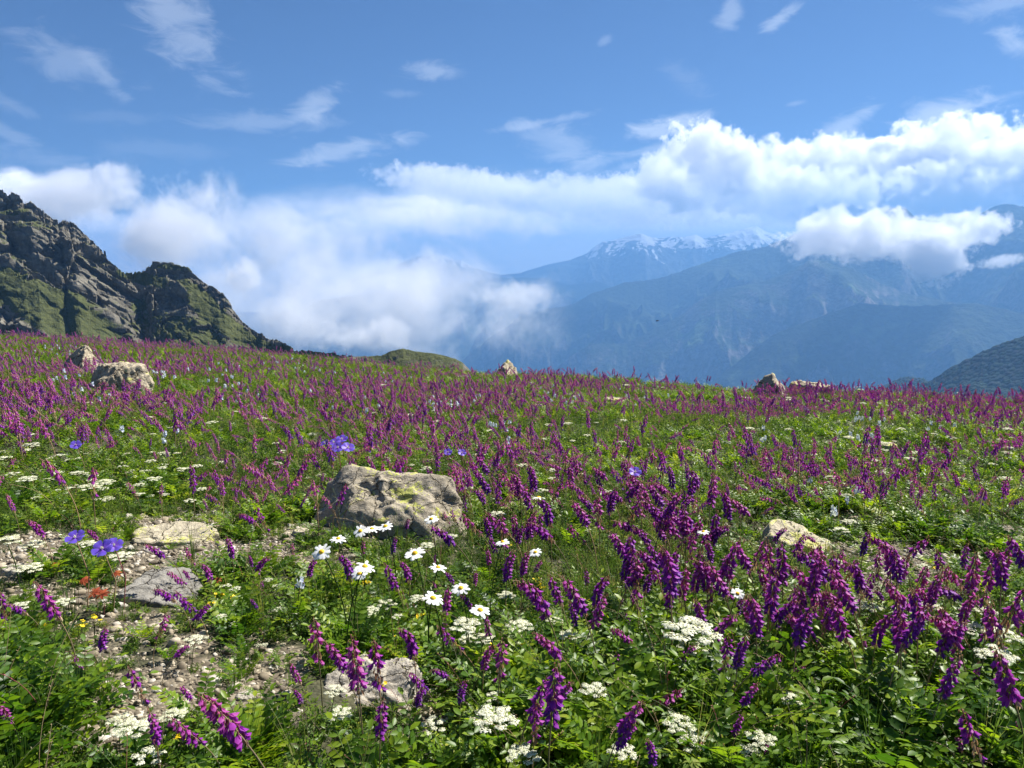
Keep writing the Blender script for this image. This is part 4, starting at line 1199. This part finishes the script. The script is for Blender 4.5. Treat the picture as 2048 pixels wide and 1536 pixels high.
def place_cover(n, r0, r1, seed, sets, scl, thin=1.0, low=False):
    x, y, rs = sample_polar(n, r0, r1, 50, seed=seed)
    r = np.hypot(x, y); ok = r < edge_of(x, y) + 2.5
    b = bare(x, y); ok &= rs.rand(n) > b * 1.08 * thin; ok &= ~on_rock(x, y, .98)
    x, y, b = x[ok], y[ok], b[ok]; n = len(x); z = ground(x, y)
    p3 = np.stack([x, y, x * 0], 1); px, py = project(x, y, z); blob = lambda cx, cy, rw, rh: sstep(1.4, .6, np.hypot((px - cx) / rw, (py - cy) / rh)); sel = fbm(p3 * .9 + 60, 3) + rs.normal(size=n) * .14 + .35 * blob(1600, 1420, 620, 160) + .3 * blob(60, 1460, 220, 130) - .3 * blob(850, 1280, 260, 90) - .2 * blob(500, 1250, 200, 80); u = rs.rand(n)
    idx = np.zeros(n, int)
    for lo, hi, opts in sets:
        m = (sel >= lo) & (sel < hi); idx[m] = np.array(opts)[(u[m] * len(opts)).astype(int)]
    lowveg = sstep(.05, .5, b)
    s = rs.uniform(scl[0], scl[1], n) * (1 - .45 * lowveg) * (1.0 if low else front_low(x, y)) * (1 + .22 * fbm(p3 * .7 + 9, 2))
    s = s * (1 + .28 * blob(1600, 1450, 640, 150) + .2 * blob(100, 1480, 260, 110))
    rot = np.stack([rs.normal(size=n) * .13, rs.normal(size=n) * .13, rs.rand(n) * 6.283], 1)
    return np.stack([x, y, z], 1), rot, s, idx




near = place_cover(5600, .55, 4.6, 1, [(-9, -.12, [4, 5, 6, 9, 5, 10, 12, 7, 15, 13]), (-.12, .02, [0, 4, 5, 7, 9, 8, 2]), (.02, 9, [0, 1, 2, 3, 0, 1, 3, 1, 0, 3, 1, 13])], (.75, 1.2))
scatter("meadow_leaves", COV, *near, "green leafy herbs and grass between the flowers near the viewer", "undergrowth")
low = place_cover(6500, .55, 4.6, 7, [(-9, -.05, [12, 15, 12, 11, 15, 6]), (-.05, 9, [12, 15, 2, 12, 11, 15, 2, 12, 15, 2, 13])], (.7, 1.1), low=True)
scatter("low_herbs", COV, *low, "low mats of small herbs and thin stalks near the viewer", "undergrowth")
mid = place_cover(16000, 4.4, 13.5, 2, [(-9, -.05, [2, 3, 4, 2]), (-.05, 9, [0, 1, 5, 0, 2])], (.75, 1.15), thin=.8)
scatter("meadow_leaves", COVF, *mid, "green leafy carpet under the purple spikes halfway up the meadow", "undergrowth")
far = place_cover(26000, 13.0, 30.0, 3, [(-9, -.05, [2, 3, 4, 2]), (-.05, 9, [0, 1, 5, 0, 2])], (.95, 1.5), thin=.5)
scatter("meadow_leaves", COVF, *far, "green leafy carpet far up the meadow under the crag", "undergrowth")


# gravel ------------------------------------------------------------
m_peb, N = new_mat("pebble stone")
rn = N.new('ShaderNodeObjectInfo').outputs['Random']; tco = N.new('ShaderNodeTexCoord').outputs['Object']
c = N.ramp(rn, [(0, (.15, .125, .09)), (.25, (.28, .235, .16)), (.5, (.40, .34, .24)), (.75, (.50, .44, .33)), (.92, (.56, .52, .44)), (1, (.64, .61, .54))])
c = N.mix(N.mr(N.noise(tco, 1.6, 5, .7), .35, .7), N.mix(1.0, c, (.6, .57, .55, 1), 'MULTIPLY'), c)
bs = N.new('ShaderNodeBsdfPrincipled', {'Base Color': c, 'Roughness': .9}); N.new('ShaderNodeOutputMaterial', {0: bs.outputs[0]})
pebs = []
for k in range(7):
    Pv, Fc = rock_mesh((1.4, 1.0, .7), 200 + k, (), 7, 2, .10, smoothk=80); pebs.append(bpy.data.objects.new("pebble", mesh_from("pebble", Pv, Fc, m_peb, smooth=False)))
PEB = proto_set("pebble", pebs)
x, y, rs = sample_polar(150000, .6, 5.2, 46, seed=5)
b = bare(x, y); ok = (rs.rand(len(x)) < b * 1.2 + .03) & ~on_rock(x, y, .85) & (rs.rand(len(x)) < .75)
x, y, b = x[ok], y[ok], b[ok]; n = len(x); z = ground(x, y); s = .0052 * np.exp(rs.normal(size=n) * .55); s = np.clip(s, .0025, .026)
scatter("gravel", PEB, np.stack([x, y, z + s * .1], 1), np.stack([rs.normal(size=n) * .4, rs.normal(size=n) * .4, rs.rand(n) * 6.28], 1), s * 1.5, rs.randint(0, 7, n), "tan gravel and small pebbles in the bare patches", "gravel")

# ------------------------------------------------------------------ how a label says where
LAND = [(770, 985, "the big lichen boulder"), (320, 1068, "the lichened flat slab"), (298, 1175, "the dark grey slab"), (716, 1370, "the light grey broken rock"), (1600, 1065, "the pale slab on the right"),
        (180, 735, "the tan rocks at upper left"), (1555, 770, "the pointed skyline rock"), (195, 1098, "the violet cranesbills"), (680, 890, "the cranesbill clump"), (1370, 1265, "the widest white umbel"),
        (870, 1160, "the daisies"), (320, 1385, "the gravel patch"), (1960, 1255, "the row of white umbels"), (1520, 1180, "the star-faced daisy"), (1345, 1445, "the low centre umbel"), (1005, 728, "the brown skyline rock")]


def where(px, py):
    px, py = float(px), float(py)
    best = min(LAND, key=lambda l: math.hypot(px - l[0], (py - l[1]) * 1.5))
    dx, dy = px - best[0], (py - best[1]) * 1.5; dd = math.hypot(dx, dy)
    near_ = "close " if dd < 110 else ("" if dd < 260 else "well ")
    if abs(dx) > abs(dy): rel = "right of" if dx > 0 else "left of"
    else: rel = "below" if dy > 0 else "above"
    return near_ + rel + " " + best[2]


# ------------------------------------------------------------------ placing plants so that their heads stand where the photo shows them
def place_head(px, py, ctr, s_of, yaw):
    """foot position and scale for a plant whose head centre (local ctr, before scale) is seen at px,py"""
    d = ray(px, py); cy_, sy_ = math.cos(yaw), math.sin(yaw)
    lo, hi = .45, 45.0; ok = False
    def foot(t):
        s = s_of(t); o = np.array([ctr[0] * cy_ - ctr[1] * sy_, ctr[0] * sy_ + ctr[1] * cy_, ctr[2]]) * s
        p = np.array([0, 0, CAMZ]) + d * t - o
        return p, s
    ts = np.concatenate([np.arange(.5, 6, .04), np.arange(6, 40, .2)])
    fp = [foot(t) for t in ts]; P_ = np.array([q[0] for q in fp]); gg = ground(P_[:, 0], P_[:, 1]); below = P_[:, 2] < gg
    if not below.any(): return None
    k = int(np.argmax(below)); p, s = fp[k]
    return (p[0], p[1], gg[k]), s, ts[k]


def add_plant(name, loc, scale, yaw, meshes, parts, label, cat, group, tiltx=0.0):
    e = bpy.data.objects.new(name, None); link(e); e.location = loc; e.scale = (scale,) * 3; e.rotation_euler = (tiltx, 0, yaw)
    e.empty_display_size = .02
    tag(e, label, cat, group)
    for me, pn in zip(meshes, parts):
        c = bpy.data.objects.new(pn, me); link(c, e)
    return e


# purple spikes read off the photograph: top x, top y, bottom x, bottom y
RAC = """63 1044 83 1087;177 1057 192 1084;297 1089 322 1127;372 1094 383 1131;482 1020 507 1056;512 1015 532 1062;457 1076 462 1117;530 1107 520 1150;500 1114 502 1137;583 1087 587 1111
75 1167 112 1244;0 1187 10 1240;15 1205 43 1244;340 1150 363 1184;368 1145 377 1167;313 1174 343 1214;353 1194 383 1237;412 1125 415 1167;340 1230 313 1274;420 1220 390 1257;210 1257 205 1307
150 1312 162 1342;380 1292 350 1319;523 1167 526 1190;503 1204 513 1228;630 1257 637 1344;658 1294 683 1361;583 1331 597 1374;593 1387 600 1424;257 1367 293 1431;363 1387 380 1421;397 1401 490 1494
303 1437 313 1500;337 1440 400 1488;3 1411 34 1442;0 1430 20 1480;627 1117 620 1157;686 1107 698 1164;726 1081 726 1111;791 1079 786 1111;773 1134 790 1190;806 1121 816 1167;870 1114 870 1131
865 1045 903 1094;901 1024 913 1051;921 1031 960 1077;888 1022 895 1047;816 1040 815 1061;978 1079 993 1114;973 1104 980 1137;1050 1072 1051 1091;1020 1104 1018 1164;1050 1107 1050 1154;1083 1121 1070 1147
953 1144 950 1171;893 1141 903 1171;868 1167 870 1187;896 1177 893 1231;923 1187 940 1221;891 1237 888 1264;880 1261 920 1321;816 1251 820 1324;970 1247 980 1291;980 1301 970 1357;1011 1291 993 1374
1043 1161 1090 1247;1093 1161 1126 1214;1126 1157 1166 1231;1141 1211 1150 1257;1073 1264 1116 1321;1171 1144 1175 1177;1203 1157 1195 1225;1206 1195 1190 1264;1256 1114 1250 1167;1263 1184 1276 1224
1236 1190 1242 1215;1300 1091 1316 1141;1343 1064 1336 1091;1333 1094 1336 1191;1090 1361 1066 1450;1078 1420 1066 1504;1120 1357 1096 1474;1136 1377 1116 1440;1233 1307 1236 1354;1366 1384 1305 1424
1276 1404 1250 1480;1262 1440 1246 1504;1300 1481 1303 1536;1360 1307 1363 1340;701 1284 720 1394;743 1284 763 1381;773 1421 756 1497;820 1351 850 1394;843 1394 836 1434;866 1341 896 1374;925 1361 925 1407
1449 1044 1429 1091;1479 1084 1446 1171;1386 1074 1379 1131;1416 1087 1420 1130;1509 1114 1510 1135;1529 1127 1566 1177;1573 1127 1586 1154;1566 1051 1553 1087;1596 1087 1599 1131;1613 1071 1629 1094
1633 1091 1653 1150;1666 1107 1670 1180;1683 1100 1690 1130;1733 1067 1729 1114;1716 1127 1690 1174;1746 1147 1726 1204;1753 1181 1763 1211;1776 1167 1780 1204;1813 1121 1793 1181;1866 1111 1893 1164
1860 1134 1823 1197;1934 1094 1926 1141;1989 1107 2006 1184;1943 1154 1963 1194;1983 1164 1976 1190;2043 1180 2010 1290;2035 1225 2040 1275;1483 1197 1476 1237;1466 1231 1433 1287;1490 1237 1512 1257
1546 1214 1546 1244;1586 1207 1553 1267;1579 1231 1623 1284;1596 1171 1606 1224;1619 1181 1649 1257;1676 1204 1669 1274;1766 1237 1759 1314;1843 1211 1823 1297;1913 1247 1889 1327;1919 1314 1883 1397
1953 1331 1953 1371;1983 1317 2033 1437;2043 1367 2043 1391;1913 1434 1966 1524;1916 1497 1918 1526;2033 1457 2043 1500;1823 1461 1823 1491;1726 1291 1729 1311;1603 1330 1592 1362;1627 1334 1633 1358
1559 1317 1506 1360;1510 1370 1490 1420;1456 1281 1449 1354;1489 1277 1476 1344;1461 1377 1456 1414;1436 1297 1436 1317;1383 1297 1366 1341;1482 1441 1469 1487;1533 1510 1530 1536;1526 1277 1533 1300
1060 1185 1075 1215;1225 1260 1262 1300;1250 1235 1262 1264;1352 1100 1346 1160;1400 1120 1396 1190;1372 1140 1366 1205;1425 1150 1420 1225;1340 1170 1338 1230;1395 1200 1402 1262;1300 1150 1296 1200"""
spikes = [tuple(map(float, s.split())) for s in RAC.replace("\n", ";").split(";")]
rs = np.random.RandomState(21)
REG = [(940, 1440, 920, 1080, 52), (1180, 1480, 1010, 1170, 28), (1480, 2040, 1085, 1265, 58), (1500, 1990, 925, 985, 8), (640, 940, 830, 905, 0), (560, 640, 930, 1010, 12), (270, 470, 930, 1010, 10), (0, 330, 800, 905, 30), (1130, 1300, 1050, 1150, 12),
       (880, 1010, 940, 1060, 14), (1340, 1500, 985, 1090, 14)]
for (x0, x1, y0, y1, n) in REG:
    for _ in range(n):
        cx, cy = rs.uniform(x0, x1), rs.uniform(y0, y1); L = (cy - 540) / 560 * 66 * rs.uniform(.65, 1.15); a = R(rs.normal(-12, 22))
        spikes.append((cx + math.sin(a) * L / 2, cy - math.cos(a) * L / 2, cx - math.sin(a) * L / 2, cy + math.cos(a) * L / 2))
spikes = spikes[:300]
GRP = "sweetvetch spikes standing in the meadow"
used = {}
for (x0, y0, x1, y1) in spikes:
    Lp = math.hypot(x1 - x0, y1 - y0) * 1.06; lean = math.degrees(math.atan2(x0 - x1, y1 - y0)); al = abs(lean)
    want = min(range(4), key=lambda i: abs(LEANS[i] - al)); sd = rs.randint(0, 4)
    v = VARS[want * 4 + sd]; yaw = (0 if lean >= 0 else math.pi) + rs.uniform(-.35, .35)
    cx, cy = (x0 + x1) / 2, (y0 + y1) / 2
    got = place_head(cx, cy, v['ctr'], lambda t: np.clip(Lp * t / F / .1, .35, 2.2), yaw)
    if got is None: continue
    loc, s, t = got
    sz = "long " if Lp > 95 else ("short " if Lp < 45 else ""); tone = ["magenta", "violet-tipped", "reddish purple", "deep purple"][sd]
    ln = "upright" if al < 12 else (("leaning " if al < 50 else "bent over ") + ("right" if lean > 0 else "left"))
    lab = "%s%s sweetvetch spike, %s, %s" % (sz, tone, ln, where(cx, cy))
    add_plant("sweetvetch", loc, float(s), yaw, v['me'], ("stem", "blossoms", "calyces"), lab, "flower", GRP)

# the thousands further up the slope
SPK = proto_set("spike", far_v)
def field(n, r0, r1, seed, pmin=0.0):
    x, y, rs = sample_polar(n, r0, r1, 42, seed=seed)
    r = np.hypot(x, y); p3 = np.stack([x, y, x * 0], 1)
    px, py = project(x, y, ground(x, y) + .15)
    dn = .50 + 1.9 * fbm(p3 * .42 + 30, 4) + .8 * fbm(p3 * 1.6 + 10, 3)
    gap = lambda cx, cy, rw, rh: sstep(1.3, .6, np.hypot((px - cx) / rw, (py - cy) / rh))
    dn = dn - .8 * gap(1550, 1020, 260, 26) - .7 * gap(1950, 980, 150, 45) - .9 * gap(150, 960, 260, 60) - .5 * gap(500, 760, 260, 22) - .45 * gap(1250, 800, 260, 30) - .5 * gap(1900, 860, 160, 18)
    dn = dn - .5 * gap(700, 1000, 200, 60) - .5 * gap(1430, 930, 130, 22) + .35 * gap(1700, 930, 420, 40) + .4 * gap(830, 780, 330, 22) + .35 * gap(200, 690, 400, 20)
    ok = (r < edge_of(x, y) + 1.2) & (rs.rand(n) < dn) & ~on_rock(x, y, .9) & (rs.rand(n) > bare(x, y) * .8) & (py < 1010) & (py > pmin)
    x, y = x[ok], y[ok]; n = len(x); lean = rs.rand(n); q = np.where(lean < .3, 0, np.where(lean < .62, 1, np.where(lean < .88, 2, 3)))
    idx = q * 3 + rs.randint(0, 3, n); yaw = np.where(rs.rand(n) < .68, math.pi, 0) + rs.normal(size=n) * .6
    return np.stack([x, y, ground(x, y) - .005], 1), np.stack([x * 0, x * 0, yaw], 1), np.clip(np.exp(rs.normal(size=n) * .30) * .90, .45, 1.5), idx
scatter("sweetvetch_drifts", SPK, *field(13500, 2.9, 13, 31), "drifts of purple sweetvetch spikes covering the middle of the meadow", "flowers")
scatter("sweetvetch_drifts", SPK, *field(18000, 13, 29, 32), "distant haze of purple sweetvetch spikes below the crag", "flowers")

# ------------------------------------------------------------------ white umbels
UMB = []
for sd in range(5):
    st, fl = make_umbel(400 + sd, .03, [.09, .11, .08, .12, .10][sd], [11, 14, 9, 12, 16][sd])
    UMB.append((st.obj("stem", [m_stem if False else m_leaf], linked=False).data, fl.obj("florets", [m_white], linked=False).data, np.array([0, 0, [.09, .11, .08, .12, .10][sd]])))
UL = [(1360, 1250, 112), (1398, 1288, 66), (940, 1256, 60), (1036, 1262, 52), (1107, 1238, 34), (1146, 1268, 40), (1300, 1293, 42), (1180, 1384, 52), (1345, 1444, 62), (1396, 1500, 64), (1003, 1404, 46), (1005, 1436, 84),
      (960, 1432, 50), (858, 1466, 54), (690, 1422, 46), (660, 1400, 42), (1060, 1516, 64), (1240, 1524, 56), (1523, 1483, 56), (1502, 1508, 40), (1573, 1392, 44), (1538, 1422, 34), (1866, 1209, 42), (1743, 1223, 52), (1944, 1248, 54),
      (1994, 1273, 62), (1990, 1316, 72), (1976, 1231, 40), (1786, 1224, 26), (270, 1462, 66), (235, 1452, 46), (352, 1442, 50), (308, 1520, 64), (380, 1284, 44), (372, 1302, 34), (30, 1075, 52), (62, 1086, 44), (55, 1138, 48), (180, 1092, 34),
      (246, 1112, 44), (125, 1210, 40), (45, 1215, 40), (185, 972, 40), (205, 962, 34), (60, 958, 36), (20, 952, 30), (60, 888, 32), (12, 918, 24), (300, 958, 28), (370, 938, 26), (330, 905, 22), (1830, 1500, 20), (1430, 1275, 40), (1770, 1150, 30),
      (1800, 1120, 26), (1690, 1060, 30), (1672, 1130, 26), (1845, 1132, 24), (1700, 1043, 26), (1640, 1085, 22), (1280, 1130, 26), (1220, 1072, 24), (1180, 1060, 22), (858, 1090, 28), (905, 1075, 22), (840, 1200, 34), (770, 1215, 40),
      (745, 1225, 34), (800, 1235, 26), (1005, 1190, 34), (960, 1280, 44), (935, 1285, 36), (1330, 1035, 20), (420, 845, 22), (620, 870, 18), (1500, 860, 18), (1250, 770, 14), (1450, 885, 18), (1580, 800, 14), (1900, 880, 20), (1840, 905, 22), (1820, 918, 22),
      (1700, 875, 18), (2010, 860, 18), (985, 860, 18), (1060, 905, 20), (1110, 938, 20), (560, 905, 20), (520, 838, 18), (935, 975, 24), (1000, 1025, 30)]
rs = np.random.RandomState(33)
for _ in range(46): UL.append((rs.uniform(70, 330), rs.uniform(905, 1000), rs.uniform(9, 22)))
for _ in range(130):
    py = rs.uniform(735, 1000) ; UL.append((rs.uniform(0, 2048), py + (1 if py > 800 else 30), rs.uniform(.45, .95) * 24 * (py - 520) / 420))
for _ in range(16): UL.append((rs.uniform(420, 640) , rs.uniform(1150, 1290), rs.uniform(10, 22)))
UL = UL[:290]; GU = "white umbels in the meadow"
for (px, py, w) in UL:
    sd = rs.randint(0, 5); yaw = rs.uniform(0, 6.28); m = UMB[sd]
    got = place_head(px, py, m[2], lambda t: np.clip(w * t / F / .06, .25, 2.0), yaw)
    if got is None: continue
    sz = "broad" if w > 58 else ("small" if w < 30 else "medium")
    add_plant("white_umbel", got[0], float(got[1]), yaw, m[:2], ("stem", "florets"), "%s creamy white flat flower umbel %s" % (sz, where(px, py)), "flower", GU)

# ------------------------------------------------------------------ pale blue speedwell spikes
SW = []
for sd in range(4):
    st, fl = make_speedwell(500 + sd, [.15, .17, .13, .16][sd], [9, 12, 8, 11][sd]); SW.append((st.obj("stem", [m_leaf], linked=False).data, fl.obj("florets", [m_blue], linked=False).data, np.array([0, 0, [.15, .17, .13, .16][sd] * .88])))
BL = [(592, 1172), (702, 992), (864, 968), (1446, 757), (1442, 745)]
for (cx, cy, sx, sy, n) in [(115, 700, 45, 16, 16), (190, 715, 40, 14, 6), (320, 750, 50, 14, 12), (455, 750, 36, 26, 14), (470, 785, 50, 14, 9), (560, 720, 80, 10, 10), (600, 745, 70, 12, 8), (140, 750, 40, 14, 6), (200, 790, 60, 20, 6), (880, 810, 40, 12, 16), (930, 800, 50, 14, 12),
                            (1010, 850, 30, 22, 8), (1120, 800, 40, 12, 10), (1080, 780, 40, 10, 6), (1500, 770, 26, 10, 4), (1615, 815, 20, 8, 3), (1730, 842, 30, 8, 7), (1720, 875, 50, 10, 5), (1860, 860, 30, 10, 4), (1520, 870, 20, 8, 3), (1700, 960, 120, 60, 4),
                            (300, 870, 60, 18, 5), (1480, 780, 60, 12, 4), (700, 800, 60, 30, 6), (1270, 800, 60, 20, 6), (1010, 900, 30, 20, 4), (760, 760, 60, 14, 6)]:
    for _ in range(n): BL.append((cx + rs.normal() * sx * .6, cy + rs.normal() * sy * .6))
for (px, py) in BL:
    sd = rs.randint(0, 4); m = SW[sd]; yaw = rs.uniform(0, 6.28)
    got = place_head(px, py, m[2], lambda t: (.95 if py < 900 else .85) + .4 * ((px * 7.3 + py) % 1), yaw)
    if got is None: continue
    add_plant("speedwell", got[0], float(got[1]), yaw, m[:2], ("stem", "florets"), "upright spike of pale blue speedwell florets %s" % where(px, py), "flower", "pale blue speedwell spikes")

# ------------------------------------------------------------------ daisies
DA = [(642, 1104, 44, "leftmost daisy, facing up and left, nearest the gravel"), (677, 1085, 36, "daisy just right of and above the leftmost one"), (720, 1066, 34, "daisy in front of the boulder's dark foot, left of a touching pair"),
      (744, 1056, 34, "left flower of the touching daisy pair in front of the boulder"), (770, 1054, 38, "right flower of the touching daisy pair in front of the boulder"), (862, 1036, 32, "daisy before the right foot of the boulder"),
      (829, 1111, 46, "wide daisy alone in the open below the boulder"), (731, 1139, 46, "rear one of two overlapping daisies below the boulder"), (718, 1149, 36, "front one of two overlapping daisies below the boulder"),
      (877, 1136, 40, "daisy right of and below the wide lone one"), (921, 1182, 42, "daisy right of the largest one"), (867, 1198, 48, "largest daisy, wide open, low in the group"), (961, 1232, 46, "lowest daisy of the group, seen almost edge on"),
      (1005, 1088, 34, "daisy seen edge on, right of the boulder above yellow flowers"), (1070, 1109, 30, "small daisy right of the edge-on one"), (1078, 996, 34, "shaggy white daisy held high, right of the boulder"),
      (1406, 1067, 28, "lone daisy among purple spikes left of the pale right slab"), (1476, 1187, 30, "star-shaped daisy with narrow rays amid dense purple spikes")]
for i, (px, py, w, lab) in enumerate(DA):
    tl = (rs.uniform(-.25, .25), .10 + rs.uniform(-.12, .25))
    if i in (0, 2, 8): tl = (-.1, .65)
    if i == 17: tl = (.1, .9)
    if i == 15: tl = (.1, -.35)
    H = rs.uniform(.20, .26); st, ry, ds, lf = make_daisy(600 + i, tl, H)
    top = np.vstack(ds.v)[0]
    ms = [st.obj("stem", [m_leaf], linked=False).data, ry.obj("rays", [m_daisy], linked=False).data, ds.obj("disc", [m_disc], linked=False).data, lf.obj("sepal_cup", [m_leaf], linked=False).data]
    got = place_head(px, py, top, lambda t: np.clip(w * t / F / .045, .5, 1.7), 0)
    add_plant("daisy", got[0], float(got[1]), 0, ms, ("stem", "rays", "disc", "sepal_cup"), "white " + lab, "daisy", "white daisies below the boulder")

# ------------------------------------------------------------------ violet cranesbills
GE = [(152, 1087, 35, (-.05, .55), "left of the three low violet cranesbills, standing apart"), (206, 1107, 38, (0, .8), "front of the three low violet cranesbills, facing the viewer"), (228, 1092, 32, (.3, .6), "rear right of the three low violet cranesbills, partly hidden"),
      (668, 886, 26, (-.3, .3), "upper left bloom of the violet cranesbill clump behind the boulder"), (684, 880, 26, (.0, .5), "top bloom of the violet cranesbill clump behind the boulder"), (676, 898, 28, (0, .8), "lower middle bloom of the violet cranesbill clump behind the boulder"),
      (696, 896, 26, (.3, .5), "right bloom of the violet cranesbill clump behind the boulder"), (650, 890, 18, (-.6, .4), "small dark bloom at the left of the cranesbill clump"), (152, 893, 20, (.3, .9), "lone violet cranesbill turned sideways in green leaves at the left"),
      (1270, 947, 24, (0, .6), "lone violet cranesbill among purple spikes right of the boulder"), (896, 905, 16, (0, .8), "left of two small blue-violet blooms above the boulder's right end"), (924, 907, 16, (.3, .8), "right of two small blue-violet blooms above the boulder's right end")]
for i, (px, py, w, tl, lab) in enumerate(GE):
    st, pt, ct = make_cranesbill(700 + i, tl, rs.uniform(.12, .16)); top = np.vstack(ct.v)[:6].mean(0)
    ms = [st.obj("stem", [m_stem], linked=False).data, pt.obj("petals", [m_ger], linked=False).data, ct.obj("stamens", [m_white], linked=False).data]
    got = place_head(px, py, top, lambda t: np.clip(w * t / F / .036, .5, 1.8), 0)
    add_plant("cranesbill", got[0], float(got[1]), 0, ms, ("stem", "petals", "stamens"), lab, "cranesbill", "violet cranesbills")

# yellow flowers, reddened leaves, grass tufts ----------------------------------
YE = [(158, 1249), (186, 1243), (92, 1254), (735, 1169), (728, 1172), (1075, 1162), (1082, 1178), (992, 1290), (1048, 1295), (1175, 1207), (785, 1264), (1020, 1098), (1325, 1092), (465, 1199), (418, 1210), (440, 1195), (1868, 1140), (1540, 1120), (770, 1385), (365, 1497), (1500, 1130), (840, 1240)]
YM = []
for sd in range(4):
    st, fl = make_yellow(800 + sd, .08, 5); YM.append((st.obj("stem", [m_leaf], linked=False).data, fl.obj("petals", [m_yel], linked=False).data, np.array([0, 0, .075])))
for (px, py) in YE:
    m = YM[rs.randint(0, 4)]; yaw = rs.uniform(0, 6.28); got = place_head(px, py, m[2], lambda t: .75 if px > 200 else .95, yaw)
    add_plant("yellow_flower", got[0], float(got[1]), yaw, m[:2], ("stem", "petals"), "little bright yellow flower cluster %s" % where(px, py), "flower", "small yellow flower clusters")
def red_leaf(seed, n):
    rng.seed(seed); mb = MB(); st = MB()
    p = np.array([0, 0, .06]); st.tube([np.zeros(3), p * .5 + [.004, 0, 0], p], .001, .0008, 4, 0, .9); nrm = unit(Zv + np.array([0, -.6, 0])); e1 = unit(np.cross(nrm, [0, 1, .05])); e2 = np.cross(nrm, e1)
    for k in range(n):
        w = 6.283 * k / n + U(-.15, .15); mb.leaf(p, e1 * math.cos(w) + e2 * math.sin(w), nrm, U(.015, .021), .009, 0, U(.2, .8), 0, .2)
    return st, mb
for i, (px, py, s, lab) in enumerate([(169, 1163, 1.0, "bright orange-red lobed leaf below the violet cranesbills"), (190, 1190, 1.15, "dull red leaf just left of the grey slab"), (205, 1196, 1.1, "dull red leaf touching the left edge of the grey slab"), (234, 1150, .9, "rust coloured leaf at the top left corner of the grey slab"), (437, 1170, .7, "small dark red leaf right of the grey slab"), (110, 1130, .8, "small red leaf left below the violet cranesbills")]):
    st, mb = red_leaf(900 + i, 7 if i else 9); got = place_head(px, py, np.array([0, 0, .06]), lambda t: s, 0)
    add_plant("red_leaf", got[0], s, 0, (st.obj("stalk", [m_stem], linked=False).data, mb.obj("blade", [m_red], linked=False).data), ("stalk", "blade"), lab, "leaf", "reddened cranesbill leaves")
for i, (px, py, h, k, lab) in enumerate([(385, 1122, .17, 46, "tall fine grass tuft in front of the right end of the lichened slab"), (1655, 1104, .09, 30, "short green grass tuft at the right end of the pale slab"), (500, 1345, .10, 34, "reddish brown grass tuft spreading over the right of the gravel patch"), (215, 1395, .12, 40, "dark grass tuft at the left edge of the gravel patch"), (470, 1380, .09, 24, "thin low grass tuft in the gravel patch")]):
    g = hit_ground(px, py); o = grass_tuft(950 + i, k, h, .0009, 1.0 if i != 1 else .7); link(o); o.name = "grass_tuft"; o.location = (g[0], g[1], g[2]); tag(o, lab, 'grass', 'grass tufts by the stones')

# ------------------------------------------------------------------ bird
mb = MB()
m_bird, N = new_mat("dark plumage"); N.new('ShaderNodeOutputMaterial', {0: N.new('ShaderNodeBsdfPrincipled', {'Base Color': (.02, .018, .016, 1), 'Roughness': .7}).outputs[0]})
mb.tube([(-.12, 0, 0), (-.07, 0, .004), (0, 0, .006), (.06, 0, .008), (.10, 0, .012), (.125, 0, .010)], .012, .018, 8)
body = mb; sc_ = [.35, .9, 1.3, 1.15, .8, .25]
vv = body.v[0].reshape(6, 8, 3); cen = vv.mean(1, keepdims=True); body.v[0] = (cen + (vv - cen) * np.array(sc_)[:, None, None] * 1.3).reshape(-1, 3)
wn = MB()
for s in (-1, 1):
    pr = [(0, .05, -.05, .01), (.10, .06, -.05, .035), (.2, .03, -.05, .045), (.30, -.02, -.06, .03)]; V = []
    for (w, a, b_, h) in pr: V += [(a, s * w, h), (b_, s * w, h - .004), (a - .01, s * w, h - .006)]
    wn.add(V, [(3 * i, 3 * i + 3, 3 * i + 4, 3 * i + 1) for i in range(3)] + [(3 * i + 2, 3 * i + 5, 3 * i + 3, 3 * i) for i in range(3)] + [(3 * i + 1, 3 * i + 4, 3 * i + 5, 3 * i + 2) for i in range(3)])
    wn.add([(-.11, 0, .004), (-.19, s * .03, .0), (-.17, 0, -.002)], (), [(0, 1, 2)])
d = ray(1315, 642); e = bpy.data.objects.new("bird", None); link(e); e.location = tuple(np.array([0, 0, CAMZ]) + d * 50); e.rotation_euler = (.1, .15, 2.7)
tag(e, "small dark bird gliding before the blue mountainside", "bird")
body.obj("body", [m_bird], parent=e); wn.obj("wings", [m_bird], parent=e)

# ------------------------------------------------------------------ tell look-alikes in the same spot apart by their order from the left
bpy.context.view_layer.update()
same = {}
for o in S.objects:
    if o.parent is None and o.get('category') in ('flower',) and o.get('label'):
        same.setdefault(o['label'], []).append(o)
NTH = ["second", "third", "fourth", "fifth", "sixth"]
for lab, os_ in same.items():
    n = len(os_)
    if not 2 <= n <= 7: continue
    os_.sort(key=lambda o: float(project(o.location.x, o.location.y, o.location.z + .1)[0]))
    for i, o in enumerate(os_):
        word = "leftmost" if i == 0 else ("rightmost" if i == n - 1 else NTH[i - 1] + " from left")
        new = lab + ", " + word
        if len(new.split()) > 16: new = new.replace(" close ", " ", 1).replace(" well ", " ", 1)
        if len(new.split()) <= 16: o['label'] = new
